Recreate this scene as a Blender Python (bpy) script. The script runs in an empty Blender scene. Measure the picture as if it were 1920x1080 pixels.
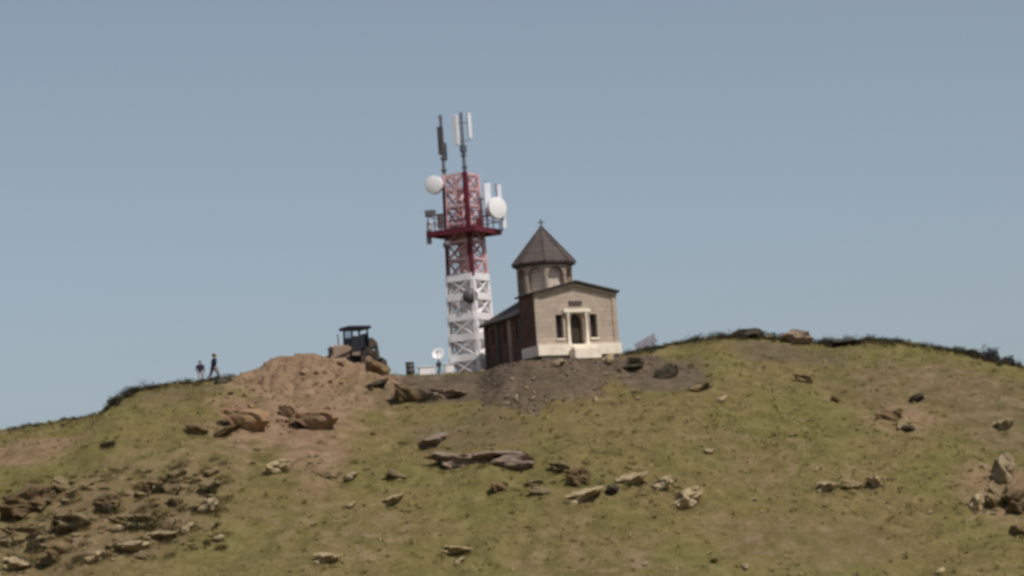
import bpy, bmesh, math, random
import numpy as np
from mathutils import Vector, Matrix

R = math.radians
random.seed(7)
rng = np.random.default_rng(7)
sc = bpy.context.scene
COL = sc.collection

# ------------------------------------------------------------------ camera
CAM = np.array([0.0, -200.0, -17.9])
ELEV, ROLL, FPX = R(6.5), R(4.0), 5730.0          # view elevation, roll, focal length in photo pixels
Fv = np.array([0, math.cos(ELEV), math.sin(ELEV)])
Rv0 = np.array([1.0, 0, 0]); Uv0 = np.array([0, -math.sin(ELEV), math.cos(ELEV)])
Rv = Rv0 * math.cos(ROLL) - Uv0 * math.sin(ROLL)
Uv = Uv0 * math.cos(ROLL) + Rv0 * math.sin(ROLL)
cam_d = bpy.data.cameras.new('camera'); cam = bpy.data.objects.new('camera', cam_d); COL.objects.link(cam)
cam.matrix_world = Matrix(((Rv[0], Uv[0], -Fv[0], CAM[0]), (Rv[1], Uv[1], -Fv[1], CAM[1]), (Rv[2], Uv[2], -Fv[2], CAM[2]), (0, 0, 0, 1)))
cam_d.sensor_width = 36.0; cam_d.lens = 36.0 * FPX / 1920.0
cam_d.clip_start = 1.0; cam_d.clip_end = 6000.0
cam_d.dof.use_dof = True; cam_d.dof.focus_distance = 60.0; cam_d.dof.aperture_fstop = 1.45   # a long lens focused short, as in the soft photo
sc.camera = cam

# ------------------------------------------------------------------ sky, sun, exposure
SUN_AZ, SUN_EL = R(-50.0), R(56.0)                 # direction to the sun, angle from +X
world = bpy.data.worlds.new('World'); sc.world = world; world.use_nodes = True
wn = world.node_tree.nodes; wl = world.node_tree.links
bg = wn['Background']
sky = wn.new('ShaderNodeTexSky'); sky.sky_type = 'NISHITA'; sky.sun_disc = False
sky.sun_elevation = SUN_EL; sky.sun_rotation = math.pi / 2 - SUN_AZ
sky.altitude = 1500; sky.air_density = 1.0; sky.dust_density = 5.5; sky.ozone_density = 2.4
hsv = wn.new('ShaderNodeHueSaturation'); hsv.inputs['Hue'].default_value = 0.490; hsv.inputs['Saturation'].default_value = 0.64
wl.new(sky.outputs[0], hsv.inputs['Color']); wl.new(hsv.outputs[0], bg.inputs['Color'])
bg.inputs['Strength'].default_value = 0.080
sun_d = bpy.data.lights.new('sun', 'SUN'); sun_d.energy = 3.0; sun_d.angle = R(0.6); sun_d.color = (1.0, 0.93, 0.84)
sun = bpy.data.objects.new('sun', sun_d); COL.objects.link(sun)
sdir = Vector((math.cos(SUN_EL) * math.cos(SUN_AZ), math.cos(SUN_EL) * math.sin(SUN_AZ), math.sin(SUN_EL)))
sun.rotation_euler = sdir.to_track_quat('Z', 'Y').to_euler()
sun.location = (30, -40, 60)
vs = sc.view_settings
vs.view_transform = 'Standard'; vs.look = 'None'; vs.exposure = 0.2; vs.gamma = 1.0; vs.use_curve_mapping = False
sc.cycles.filter_width = 2.0
sc.cycles.max_bounces = 6

# ------------------------------------------------------------------ helpers: noise, rays, terrain
def _h(ix, iy, s):
    n = (ix.astype(np.int64) * 374761393 + iy.astype(np.int64) * 668265263 + s * 1442695041) & 0xffffffff
    n = ((n ^ (n >> 13)) * 1274126177) & 0xffffffff
    n = n ^ (n >> 16)
    return (n & 0xffff) / 65535.0

def vn(x, y, s=0):
    x = np.asarray(x, float); y = np.asarray(y, float)
    ix = np.floor(x); iy = np.floor(y); fx = x - ix; fy = y - iy
    ux = fx * fx * fx * (fx * (fx * 6 - 15) + 10); uy = fy * fy * fy * (fy * (fy * 6 - 15) + 10)
    a = _h(ix, iy, s); b = _h(ix + 1, iy, s); c = _h(ix, iy + 1, s); d = _h(ix + 1, iy + 1, s)
    return (a + (b - a) * ux + (c - a) * uy + (a - b - c + d) * ux * uy) * 2 - 1

def fbm(x, y, s=0, o=4, g=0.5):
    t = 0; a = 1.0; n = 0
    c, sn = math.cos(0.6), math.sin(0.6)
    for k in range(o):
        t = t + a * vn(x, y, s + k * 17); n += a; a *= g
        x, y = 2.03 * (c * x - sn * y) + 5.1, 2.03 * (sn * x + c * y) + 1.7
    return t / n

def sstep(a, b, x):
    t = np.clip((x - a) / (b - a), 0, 1); return t * t * (3 - 2 * t)

def at(px, py, Y):
    """world point seen at photo pixel (px, py) standing at depth Y"""
    d = Fv * FPX + (px - 960) * Rv + (540 - py) * Uv
    t = (Y - CAM[1]) / d[1]
    return CAM + t * d

CREST = [(-1500, 1010, -6), (-600, 880, 0), (-150, 832, 2), (0, 809, 3), (100, 792, 3.5), (190, 777, 4), (222, 752, 4.5), (262, 733, 5),
         (330, 720, 5.5), (430, 711, 5.5), (560, 704, 5), (640, 700, 5), (760, 704, 5), (860, 703, 5), (930, 694, 5), (1010, 686, 5),
         (1100, 675, 5.5), (1170, 664, 6.5), (1250, 646, 8.5), (1330, 635, 11), (1400, 630, 12), (1460, 634, 12), (1540, 642, 12), (1620, 642, 12),
         (1700, 650, 11), (1800, 664, 10), (1900, 687, 9), (2000, 706, 8), (2300, 760, 5), (3200, 900, -4)]
_cp = np.array([at(*c) for c in CREST])
_gx = np.linspace(-120, 120, 1201)
def _sm(v, w):
    k = np.exp(-0.5 * (np.arange(-40, 41) * 0.2 / w) ** 2); k /= k.sum()
    return np.convolve(np.pad(v, 40, mode='edge'), k, 'valid')
_cy = _sm(np.interp(_gx, _cp[:, 0], _cp[:, 1]), 1.5)
_cz = _sm(np.interp(_gx, _cp[:, 0], _cp[:, 2]), 0.45)

def ground_z(x, y):
    x = np.asarray(x, float); y = np.asarray(y, float)
    yc = np.interp(x, _gx, _cy); zc = np.interp(x, _gx, _cz)
    d = yc - y
    front = 0.53 * (np.sqrt(d * d + 81) - 9)
    back = 0.22 * (np.sqrt(d * d + 36) - 6)
    z = zc - np.where(d > 0, front, back)
    m = sstep(0.5, 6, np.abs(d)) * 0.85 + 0.15
    z = z + m * (0.55 * fbm(x / 9.0, y / 9.0, 3, 3) + 0.34 * fbm(x / 2.6, y / 2.6, 11, 3) - 0.22 * sstep(0.55, 0.95, 1 - np.abs(vn(x / 3.4 + 0.4 * y, y / 6.0, 19)))) + 0.07 * fbm(x / 0.8, y / 0.8, 23, 3)
    # cattle-track terraces that run across the slope
    z = z + m * 0.10 * np.sin((z + 0.5 * fbm(x / 7, y / 7, 5, 2)) * 4.2) * sstep(-0.2, 0.4, fbm(x / 12, y / 12, 9, 2))
    lo = -19.6 + 0.25 * fbm(x / 20, y / 20, 31, 3)
    k = 1.5
    return lo + k * np.logaddexp(0, (z - lo) / k)

# the church stands on a terrace of tipped earth
CH_ANG = R(25.0); CH_O = at(1086, 676, -1.0)
def church_local(x, y):
    dx = x - CH_O[0]; dy = y - CH_O[1]; c, s = math.cos(CH_ANG), math.sin(CH_ANG)
    return c * dx + s * dy, -s * dx + c * dy
def church_world(lx, ly, lz=0.0):
    c, s = math.cos(CH_ANG), math.sin(CH_ANG)
    return np.array([CH_O[0] + c * lx - s * ly, CH_O[1] + s * lx + c * ly, CH_O[2] + lz])

def bank_z(x, y):
    lx, ly = church_local(np.asarray(x, float), np.asarray(y, float))
    w = 0.35 * fbm(x / 1.7, y / 1.7, 41, 3)
    ex = np.maximum(np.abs(lx - 0.3) - 4.9, 0); ey = np.maximum(np.abs(ly - 4.1) - 5.2, 0)
    d = np.sqrt(ex * ex + ey * ey) + w * 0.8
    d = np.maximum(d, 0)
    z = CH_O[2] - 0.90 * (np.sqrt(d * d + 0.09) - 0.3)
    r = sstep(0.0, 1.0, d)
    return z + r * (0.30 * fbm(x / 1.3, y / 1.3, 43, 4) + 0.12 * np.abs(vn(x * 1.6 + y * 0.3, y * 0.25, 47)) - 0.06)

HEAP = [at(575, 666, 2.6), at(518, 676, 2.4), at(632, 674, 3.0), at(475, 702, 1.4), at(700, 708, 2.2)]
def heap_z(x, y):
    x = np.asarray(x, float); y = np.asarray(y, float)
    z = np.full(np.broadcast(x, y).shape, -99.0)
    wx = x + 0.5 * fbm(x / 1.8, y / 1.8, 51, 3); wy = y + 0.5 * fbm(x / 1.8, y / 1.8, 57, 3)
    for p in HEAP:
        d = np.sqrt((wx - p[0]) ** 2 + ((wy - p[1]) * 0.93) ** 2 + 0.5)
        c = p[2] + 0.62 - 0.60 * d
        z = np.logaddexp(z * 4, c * 4) / 4
    ridg = np.abs(vn(x * 1.1 + 3, y * 0.28, 61)) + 0.5 * np.abs(vn(x * 2.6, y * 0.6, 63))
    return z - 0.34 * ridg + 0.22 * fbm(x / 1.0, y / 1.0, 67, 4)

def top_z(x, y):
    return np.maximum(np.maximum(ground_z(x, y), bank_z(x, y)), heap_z(x, y))

_ts = np.concatenate([np.linspace(120, 240, 2401)])
def hit(px, py):
    """the spot of ground that shows at a photo pixel"""
    d = Fv * FPX + (px - 960) * Rv + (540 - py) * Uv
    d = d / np.linalg.norm(d)
    P = CAM[None, :] + _ts[::8, None] * d[None, :]
    g = P[:, 2] - top_z(P[:, 0], P[:, 1])
    i = int(np.argmax(g < 0))
    if g[i] >= 0: i = int(np.argmin(g))
    t = np.linspace(_ts[::8][max(i - 1, 0)], _ts[::8][i], 17)
    P = CAM[None, :] + t[:, None] * d[None, :]
    g = P[:, 2] - top_z(P[:, 0], P[:, 1])
    i = int(np.argmax(g < 0))
    if g[i] >= 0: i = int(np.argmin(g))
    p = P[i].copy(); p[2] = float(top_z(p[0], p[1]))
    return p
def crest(px, dy=3):
    """the spot of ground on the skyline at a photo column"""
    lo, hi = 560.0, 900.0
    for _ in range(9):
        py = (lo + hi) / 2
        d = Fv * FPX + (px - 960) * Rv + (540 - py) * Uv; d = d / np.linalg.norm(d)
        P = CAM[None, :] + _ts[::6, None] * d[None, :]
        if ((P[:, 2] - top_z(P[:, 0], P[:, 1])) < 0).any(): hi = py
        else: lo = py
    return hit(px, hi + dy)
PXM = 28.5                                          # photo pixels per metre at the church

# ------------------------------------------------------------------ helpers: objects
def tag(o, label=None, cat=None, group=None, kind=None):
    if label: o['label'] = label
    if cat: o['category'] = cat
    if group: o['group'] = group
    if kind: o['kind'] = kind
    return o
def link(name, data, parent=None):
    o = bpy.data.objects.new(name, data); COL.objects.link(o)
    if parent is not None: o.parent = parent
    return o
def empty(name, loc, rz=0.0):
    o = link(name, None); o.location = Vector([float(v) for v in loc]); o.rotation_euler = (0, 0, rz); o.empty_display_size = 0.3
    return o
def obj(name, bm, mat, parent=None, smooth=False):
    bmesh.ops.recalc_face_normals(bm, faces=bm.faces)
    me = bpy.data.meshes.new(name); bm.to_mesh(me); bm.free()
    for m in (mat if isinstance(mat, (list, tuple)) else [mat]): me.materials.append(m)
    if smooth:
        for p in me.polygons: p.use_smooth = True
    return link(name, me, parent)
def NB(): return bmesh.new()
def box(bm, c, s, rot=None, bev=0.0, mi=0):
    r = bmesh.ops.create_cube(bm, size=1.0)
    vs_ = r['verts']
    M = Matrix.Translation(Vector(c)) @ (rot.to_4x4() if rot is not None else Matrix.Identity(4)) @ Matrix.Diagonal((*s, 1))
    bmesh.ops.transform(bm, matrix=M, verts=vs_)
    fs = {f for v in vs_ for f in v.link_faces}
    for f in fs: f.material_index = mi
    if bev > 0:
        es = {e for v in vs_ for e in v.link_edges}
        bmesh.ops.bevel(bm, geom=list(es), offset=bev, segments=2, affect='EDGES', profile=0.6)
    return bm
def beam(bm, a, b, w, h=None, up=(0, 0, 1), mi=0):
    a = Vector(a); b = Vector(b); d = b - a; L = d.length; z = d.normalized(); u = Vector(up)
    if abs(z.dot(u)) > 0.95: u = Vector((1, 0, 0))
    x = u.cross(z).normalized(); y = z.cross(x)
    rot = Matrix((x, y, z)).transposed()
    return box(bm, (a + b) / 2, (w, h or w, L), rot, 0, mi)
def tube(bm, pts, rads, n=10, caps=True, mi=0):
    pts = [Vector(p) for p in pts]; rings = []
    for i, p in enumerate(pts):
        t = (pts[min(i + 1, len(pts) - 1)] - pts[max(i - 1, 0)]).normalized()
        u = Vector((0, 0, 1)) if abs(t.z) < 0.9 else Vector((1, 0, 0))
        x = u.cross(t).normalized(); y = t.cross(x)
        rings.append([bm.verts.new(p + (x * math.cos(2 * math.pi * k / n) + y * math.sin(2 * math.pi * k / n)) * rads[i]) for k in range(n)])
    for i in range(len(rings) - 1):
        for k in range(n):
            f = bm.faces.new((rings[i][k], rings[i][(k + 1) % n], rings[i + 1][(k + 1) % n], rings[i + 1][k])); f.material_index = mi
    if caps:
        f = bm.faces.new(rings[0][::-1]); f.material_index = mi
        f = bm.faces.new(rings[-1]); f.material_index = mi
    return bm
def lathe(bm, prof, M, n=24, mi=0):
    """profile of (radius, height) turned about local Z, moved by matrix M"""
    rings = []
    for r, z in prof:
        if r < 1e-5: rings.append([bm.verts.new(M @ Vector((0, 0, z)))])
        else: rings.append([bm.verts.new(M @ Vector((r * math.cos(2 * math.pi * k / n), r * math.sin(2 * math.pi * k / n), z))) for k in range(n)])
    for a, b in zip(rings, rings[1:]):
        for k in range(n):
            q = [a[k % len(a)], a[(k + 1) % len(a)], b[(k + 1) % len(b)], b[k % len(b)]]
            q2 = []
            for v in q:
                if v not in q2: q2.append(v)
            if len(q2) > 2: f = bm.faces.new(q2); f.material_index = mi
    return bm
def poly(bm, pts, mi=0):
    f = bm.faces.new([bm.verts.new(Vector(p)) for p in pts]); f.material_index = mi; return f
def copy_thing(root, loc=None):
    r = root.copy(); COL.objects.link(r)
    if loc is not None: r.location = loc
    for ch in root.children:
        c = ch.copy(); COL.objects.link(c); c.parent = r
        for g in ch.children:
            q = g.copy(); COL.objects.link(q); q.parent = c
    return r
def grid_mesh(name, xs, ys, zf, attrs=None, keep=None, mat=None):
    X, Y = np.meshgrid(xs, ys); Z = zf(X, Y)
    nx, ny = len(xs), len(ys)
    idx = np.arange(nx * ny).reshape(ny, nx)
    q = np.stack([idx[:-1, :-1], idx[:-1, 1:], idx[1:, 1:], idx[1:, :-1]], -1).reshape(-1, 4)
    V = np.stack([X, Y, Z], -1).reshape(-1, 3)
    A = attrs(X, Y, Z) if attrs else None
    if keep is not None:
        kv = keep(X, Y, Z).reshape(-1)
        q = q[kv[q].any(1)]
        used = np.zeros(len(V), bool); used[q.reshape(-1)] = True
        remap = np.cumsum(used) - 1
        q = remap[q]; V = V[used]
        if A is not None: A = A.reshape(-1, 4)[used]
    me = bpy.data.meshes.new(name)
    me.vertices.add(len(V)); me.vertices.foreach_set('co', V.astype(np.float32).reshape(-1))
    me.loops.add(len(q) * 4); me.loops.foreach_set('vertex_index', q.reshape(-1).astype(np.int32))
    me.polygons.add(len(q)); me.polygons.foreach_set('loop_start', np.arange(0, len(q) * 4, 4, dtype=np.int32))
    me.polygons.foreach_set('use_smooth', np.ones(len(q), bool))
    me.update(calc_edges=True)
    if A is not None:
        ca = me.attributes.new('cover', 'FLOAT_COLOR', 'POINT')
        ca.data.foreach_set('color', A.reshape(-1).astype(np.float32))
    if mat: me.materials.append(mat)
    return link(name, me)

# ------------------------------------------------------------------ materials
def new_mat(name, rough=0.8, metal=0.0, spec=0.3):
    m = bpy.data.materials.new(name); m.use_nodes = True
    b = m.node_tree.nodes['Principled BSDF']
    b.inputs['Roughness'].default_value = rough; b.inputs['Metallic'].default_value = metal
    b.inputs['Specular IOR Level'].default_value = spec
    return m, m.node_tree.nodes, m.node_tree.links, b
def noise_node(n, l, scale, detail=5, rough=0.6, vec=None):
    t = n.new('ShaderNodeTexNoise'); t.inputs['Scale'].default_value = scale; t.inputs['Detail'].default_value = detail
    t.inputs['Roughness'].default_value = rough
    if vec is not None: l.new(vec, t.inputs['Vector'])
    return t.outputs['Fac']
def ramp(n, l, fac, stops):
    r = n.new('ShaderNodeValToRGB'); e = r.color_ramp.elements
    while len(e) < len(stops): e.new(0.5)
    for k, (p, c) in enumerate(stops):
        e[k].position = p; e[k].color = (*c, 1)
    l.new(fac, r.inputs[0]); return r.outputs[0]
def mix(n, l, fac, a, b, mode='MIX'):
    m = n.new('ShaderNodeMix'); m.data_type = 'RGBA'; m.blend_type = mode
    for sock, v in ((m.inputs[0], fac), (m.inputs[6], a), (m.inputs[7], b)):
        if hasattr(v, 'links'): l.new(v, sock)
        elif isinstance(v, (int, float)): sock.default_value = v
        else: sock.default_value = (*v, 1)
    return m.outputs[2]
def bump(n, l, b, h, strength=0.5, dist=0.05):
    k = n.new('ShaderNodeBump'); k.inputs['Strength'].default_value = strength; k.inputs['Distance'].default_value = dist
    l.new(h, k.inputs['Height']); l.new(k.outputs[0], b.inputs['Normal'])
def obj_coord(n): return n.new('ShaderNodeTexCoord').outputs['Object']
def sc3(c, k): return tuple(min(1.0, v * k) for v in c)

def simple(name, col, rough=0.6, metal=0.0, var=0.25, scale=3.0, spec=0.3, dirt=None, rnd=0.0):
    m, n, l, b = new_mat(name, rough, metal, spec)
    co = obj_coord(n)
    f = noise_node(n, l, scale, 6, 0.65, co)
    c = ramp(n, l, f, [(0.3, sc3(col, 1 - var)), (0.7, sc3(col, 1 + var))])
    if dirt:
        g = noise_node(n, l, scale * 0.6, 8, 0.7, co)
        k = ramp(n, l, g, [(0.48, (0, 0, 0)), (0.72, (1, 1, 1))])
        c = mix(n, l, k, c, dirt)
    if rnd:
        oi = n.new('ShaderNodeObjectInfo')
        r = ramp(n, l, oi.outputs['Random'], [(0, (1 - rnd,) * 3), (1, (1 + rnd * 0.6,) * 3)])
        c = mix(n, l, 1.0, c, r, 'MULTIPLY')
    l.new(c, b.inputs['Base Color'])
    bump(n, l, b, f, 0.25, 0.01)
    return m

def masonry(name, c1, c2, mortar, bw=0.6, bh=0.32, stain=(0.08, 0.06, 0.05), sa=0.5):
    m, n, l, b = new_mat(name, 0.9, 0, 0.2)
    co = obj_coord(n)
    sx = n.new('ShaderNodeSeparateXYZ'); l.new(co, sx.inputs[0])
    ad = n.new('ShaderNodeMath'); ad.operation = 'ADD'; l.new(sx.outputs[0], ad.inputs[0]); l.new(sx.outputs[1], ad.inputs[1])
    cb = n.new('ShaderNodeCombineXYZ'); l.new(ad.outputs[0], cb.inputs[0]); l.new(sx.outputs[2], cb.inputs[1])
    t = n.new('ShaderNodeTexBrick'); t.inputs['Scale'].default_value = 1.0
    t.inputs['Brick Width'].default_value = bw; t.inputs['Row Height'].default_value = bh
    t.inputs['Mortar Size'].default_value = 0.012; t.inputs['Mortar Smooth'].default_value = 0.3; t.inputs['Bias'].default_value = 0.0
    t.inputs['Color1'].default_value = (*c1, 1); t.inputs['Color2'].default_value = (*c2, 1); t.inputs['Mortar'].default_value = (*mortar, 1)
    l.new(cb.outputs[0], t.inputs['Vector'])
    f = noise_node(n, l, 9.0, 6, 0.7, co)
    c = mix(n, l, 0.55, t.outputs['Color'], ramp(n, l, f, [(0.25, (0.55, 0.55, 0.55)), (0.75, (1.25, 1.22, 1.18))]), 'MULTIPLY')
    g = noise_node(n, l, 1.1, 7, 0.7, co)
    k = ramp(n, l, g, [(0.5, (0, 0, 0)), (0.8, (sa, sa, sa))])
    c = mix(n, l, k, c, stain)
    l.new(c, b.inputs['Base Color'])
    h = n.new('ShaderNodeMath'); h.operation = 'MULTIPLY_ADD'; l.new(t.outputs['Fac'], h.inputs[0]); h.inputs[1].default_value = -0.8; l.new(f, h.inputs[2])
    bump(n, l, b, h.outputs[0], 0.6, 0.02)
    return m

def ground_mat():
    m, n, l, b = new_mat('hillside', 0.95, 0, 0.15)
    geo = n.new('ShaderNodeNewGeometry'); co = geo.outputs['Position']
    at_ = n.new('ShaderNodeAttribute'); at_.attribute_name = 'cover'
    sp = n.new('ShaderNodeSeparateColor'); l.new(at_.outputs['Color'], sp.inputs[0])
    big = noise_node(n, l, 0.13, 7, 0.62, co); mid = noise_node(n, l, 0.9, 7, 0.7, co); fine = noise_node(n, l, 6.0, 6, 0.75, co)
    c1 = ramp(n, l, mid, [(0.28, (0.110, 0.085, 0.035)), (0.5, (0.167, 0.130, 0.057)), (0.72, (0.222, 0.173, 0.084))])
    c2 = ramp(n, l, mid, [(0.28, (0.090, 0.079, 0.027)), (0.5, (0.146, 0.126, 0.046)), (0.72, (0.199, 0.168, 0.070))])
    g = mix(n, l, ramp(n, l, big, [(0.40, (0, 0, 0)), (0.56, (1, 1, 1))]), c1, c2)
    g = mix(n, l, 0.6, g, ramp(n, l, fine, [(0.25, (0.55, 0.55, 0.5)), (0.7, (1.25, 1.22, 1.15))]), 'MULTIPLY')
    soil = ramp(n, l, mid, [(0.25, (0.064, 0.046, 0.032)), (0.5, (0.108, 0.080, 0.058)), (0.75, (0.180, 0.138, 0.102))])
    soil = mix(n, l, 0.5, soil, ramp(n, l, fine, [(0.3, (0.6, 0.6, 0.6)), (0.7, (1.25, 1.2, 1.2))]), 'MULTIPLY')
    ora = ramp(n, l, mid, [(0.25, (0.145, 0.088, 0.050)), (0.5, (0.240, 0.160, 0.102)), (0.75, (0.33, 0.236, 0.162))])
    ora = mix(n, l, 0.5, ora, ramp(n, l, fine, [(0.3, (0.65, 0.6, 0.55)), (0.7, (1.2, 1.2, 1.2))]), 'MULTIPLY')
    def edge(v):
        a = n.new('ShaderNodeMath'); a.operation = 'MULTIPLY_ADD'; l.new(mid, a.inputs[0]); a.inputs[1].default_value = 0.8; l.new(v, a.inputs[2])
        return ramp(n, l, a.outputs[0], [(0.50, (0, 0, 0)), (1.0, (0.95, 0.95, 0.95))])
    c = mix(n, l, edge(sp.outputs[0]), g, soil)
    c = mix(n, l, edge(sp.outputs[1]), c, ora)
    l.new(c, b.inputs['Base Color'])
    h = n.new('ShaderNodeMath'); h.operation = 'MULTIPLY_ADD'; l.new(mid, h.inputs[0]); h.inputs[1].default_value = 2.0; l.new(fine, h.inputs[2])
    bump(n, l, b, h.outputs[0], 0.7, 0.08)
    return m
M_GROUND = ground_mat()

def rock_mat(name, dark, mid_, light, lichen=(0.20, 0.17, 0.06)):
    m, n, l, b = new_mat(name, 0.92, 0, 0.2)
    geo = n.new('ShaderNodeNewGeometry'); co = geo.outputs['Position']
    a = noise_node(n, l, 2.2, 7, 0.7, co); f = noise_node(n, l, 11.0, 6, 0.7, co)
    c = ramp(n, l, a, [(0.28, dark), (0.5, mid_), (0.70, light)])
    c = mix(n, l, 0.5, c, ramp(n, l, f, [(0.3, (0.6, 0.6, 0.6)), (0.7, (1.25, 1.25, 1.22))]), 'MULTIPLY')
    k = ramp(n, l, noise_node(n, l, 1.3, 5, 0.7, co), [(0.56, (0, 0, 0)), (0.68, (0.6, 0.6, 0.6))])
    c = mix(n, l, k, c, lichen)
    oi = n.new('ShaderNodeObjectInfo')
    c = mix(n, l, 1.0, c, ramp(n, l, oi.outputs['Random'], [(0, (0.82, 0.82, 0.84)), (1, (1.12, 1.10, 1.06))]), 'MULTIPLY')
    l.new(c, b.inputs['Base Color'])
    bump(n, l, b, f, 0.7, 0.04)
    return m
M_PALE = rock_mat('pale_rock', (0.23, 0.175, 0.10), (0.33, 0.26, 0.16), (0.42, 0.34, 0.22))
M_TAN = rock_mat('tan_rock', (0.13, 0.096, 0.050), (0.19, 0.145, 0.078), (0.27, 0.21, 0.125))
M_BROWN = rock_mat('brown_rock', (0.090, 0.060, 0.030), (0.15, 0.105, 0.055), (0.21, 0.150, 0.085))
M_PURP = rock_mat('mauve_rock', (0.16, 0.115, 0.09), (0.235, 0.175, 0.14), (0.31, 0.24, 0.195))
M_DARKR = rock_mat('dark_rock', (0.022, 0.019, 0.014), (0.05, 0.042, 0.03), (0.10, 0.085, 0.06), (0.06, 0.055, 0.03))
M_CLAY = rock_mat('clay', (0.19, 0.112, 0.062), (0.27, 0.172, 0.10), (0.36, 0.245, 0.152), (0.25, 0.16, 0.09))

# ------------------------------------------------------------------ the hill
SOIL = []     # (x, y, radius x, radius y, grey soil, orange soil)
def patch(px, py, wx, wy, s, o):
    p = hit(px, py); SOIL.append((p[0], p[1], wx, wy, s, o))
patch(560, 790, 5.0, 5.5, 0.0, 0.62); patch(590, 850, 2.8, 5.0, 0.0, 0.50); patch(470, 800, 3.4, 3.5, 0.0, 0.5); patch(600, 890, 2.0, 4.5, 0, 0.4)
patch(930, 790, 4.0, 4.0, 0.25, 0.0); patch(810, 725, 4.5, 5.0, 0.95, 0.0); patch(900, 712, 4.0, 4.0, 0.95, 0.0); patch(1235, 700, 4.0, 4.0, 0.85, 0.0); patch(880, 820, 5.0, 4.0, 0.35, 0.0)
patch(1750, 720, 9.0, 7.0, 0.30, 0.20); patch(1690, 785, 3.4, 4.0, 0.1, 0.38); patch(1880, 780, 5.0, 8.0, 0.30, 0.2); patch(1880, 920, 4.0, 6.0, 0.1, 0.42)
patch(60, 835, 5.0, 4.5, 0.0, 0.42); patch(230, 960, 8.0, 10.0, 0.20, 0.24); patch(120, 1010, 8.0, 8.0, 0.2, 0.2); patch(640, 1000, 6.0, 6.0, 0.1, 0.16)
patch(1480, 660, 5.0, 3.0, 0.45, 0.0); patch(1420, 860, 6.0, 6.0, 0.1, 0.14); patch(1230, 670, 4.5, 4.0, 0.45, 0); patch(720, 735, 3, 3.5, 0.4, 0.25)
patch(1100, 1050, 6, 6, 0.15, 0.18); patch(1500, 1010, 7, 5, 0.2, 0.15); patch(330, 740, 4, 3, 0.25, 0); patch(400, 860, 4, 5, 0.1, 0.3)

def cover(X, Y, Z):
    s = np.zeros(X.shape); o = np.zeros(X.shape)
    for (x, y, rx, ry, a, b) in SOIL:
        k = np.clip(1.0 - np.sqrt(((X - x) / rx) ** 2 + ((Y - y) / ry) ** 2), 0, 1); k = np.clip(k * 2.2, 0, 1)
        s = np.maximum(s, a * k); o = np.maximum(o, b * k)
    gb = bank_z(X, Y) - ground_z(X, Y); gh = heap_z(X, Y) - ground_z(X, Y)
    s = np.maximum(s, 0.7 * sstep(-0.35, 0.1, gb)); o = np.maximum(o, 0.7 * sstep(-0.8, 0.1, gh))
    s = s + 0.10 * fbm(X / 2.2, Y / 2.2, 71, 3); o = o + 0.10 * fbm(X / 2.2, Y / 2.2, 77, 3)
    return np.stack([np.clip(s, 0, 1), np.clip(o, 0, 1), np.zeros(X.shape), np.ones(X.shape)], -1)

def spaced(a, b, st, lo, hi, n):
    mid_ = np.arange(a, b, st)
    g = np.cumsum(np.geomspace(st * 1.3, (hi - b) * 0.25, n)); g = g * (hi - b) / g[-1]
    g2 = np.cumsum(np.geomspace(st * 1.3, (a - lo) * 0.25, n)); g2 = g2 * (a - lo) / g2[-1]
    return np.concatenate([(a - g2)[::-1], mid_, b + g])
gx = spaced(-41, 43, 0.17, -1600, 1600, 26); gy = spaced(-46, 24, 0.17, -900, 1600, 26)
hillside = grid_mesh('hillside', gx, gy, ground_z, cover, None, M_GROUND)
tag(hillside, 'olive green and tan grassy hillside under the church', 'hillside', kind='structure')

def bank_cover(X, Y, Z):
    c = cover(X, Y, Z); d = bank_z(X, Y) - ground_z(X, Y)
    c[..., 0] = np.clip(0.45 + 0.5 * sstep(-0.1, 0.9, d) + 0.12 * fbm(X / 1.5, Y / 1.5, 81, 3), 0, 1); c[..., 1] = 0.05
    return c
xs = np.arange(CH_O[0] - 16, CH_O[0] + 13, 0.14); ys = np.arange(CH_O[1] - 14, CH_O[1] + 18, 0.14)
bank = grid_mesh('earth_terrace', xs, ys, bank_z, bank_cover, lambda X, Y, Z: Z > ground_z(X, Y) - 0.12, M_GROUND)
tag(bank, 'grey brown bank of tipped earth that carries the church', 'earth bank')
def heap_cover(X, Y, Z):
    c = cover(X, Y, Z); d = heap_z(X, Y) - ground_z(X, Y)
    c[..., 1] = np.clip(0.40 + 0.5 * sstep(-0.1, 0.9, d) + 0.15 * fbm(X / 1.5, Y / 1.5, 83, 3), 0, 1)
    return c
xs = np.arange(HEAP[0][0] - 13, HEAP[0][0] + 13, 0.14); ys = np.arange(-16, 12, 0.14)
heap = grid_mesh('earth_heap', xs, ys, heap_z, heap_cover, lambda X, Y, Z: Z > ground_z(X, Y) - 0.12, M_GROUND)
tag(heap, 'big orange tan heap of dug earth in front of the digger', 'earth heap')

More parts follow.
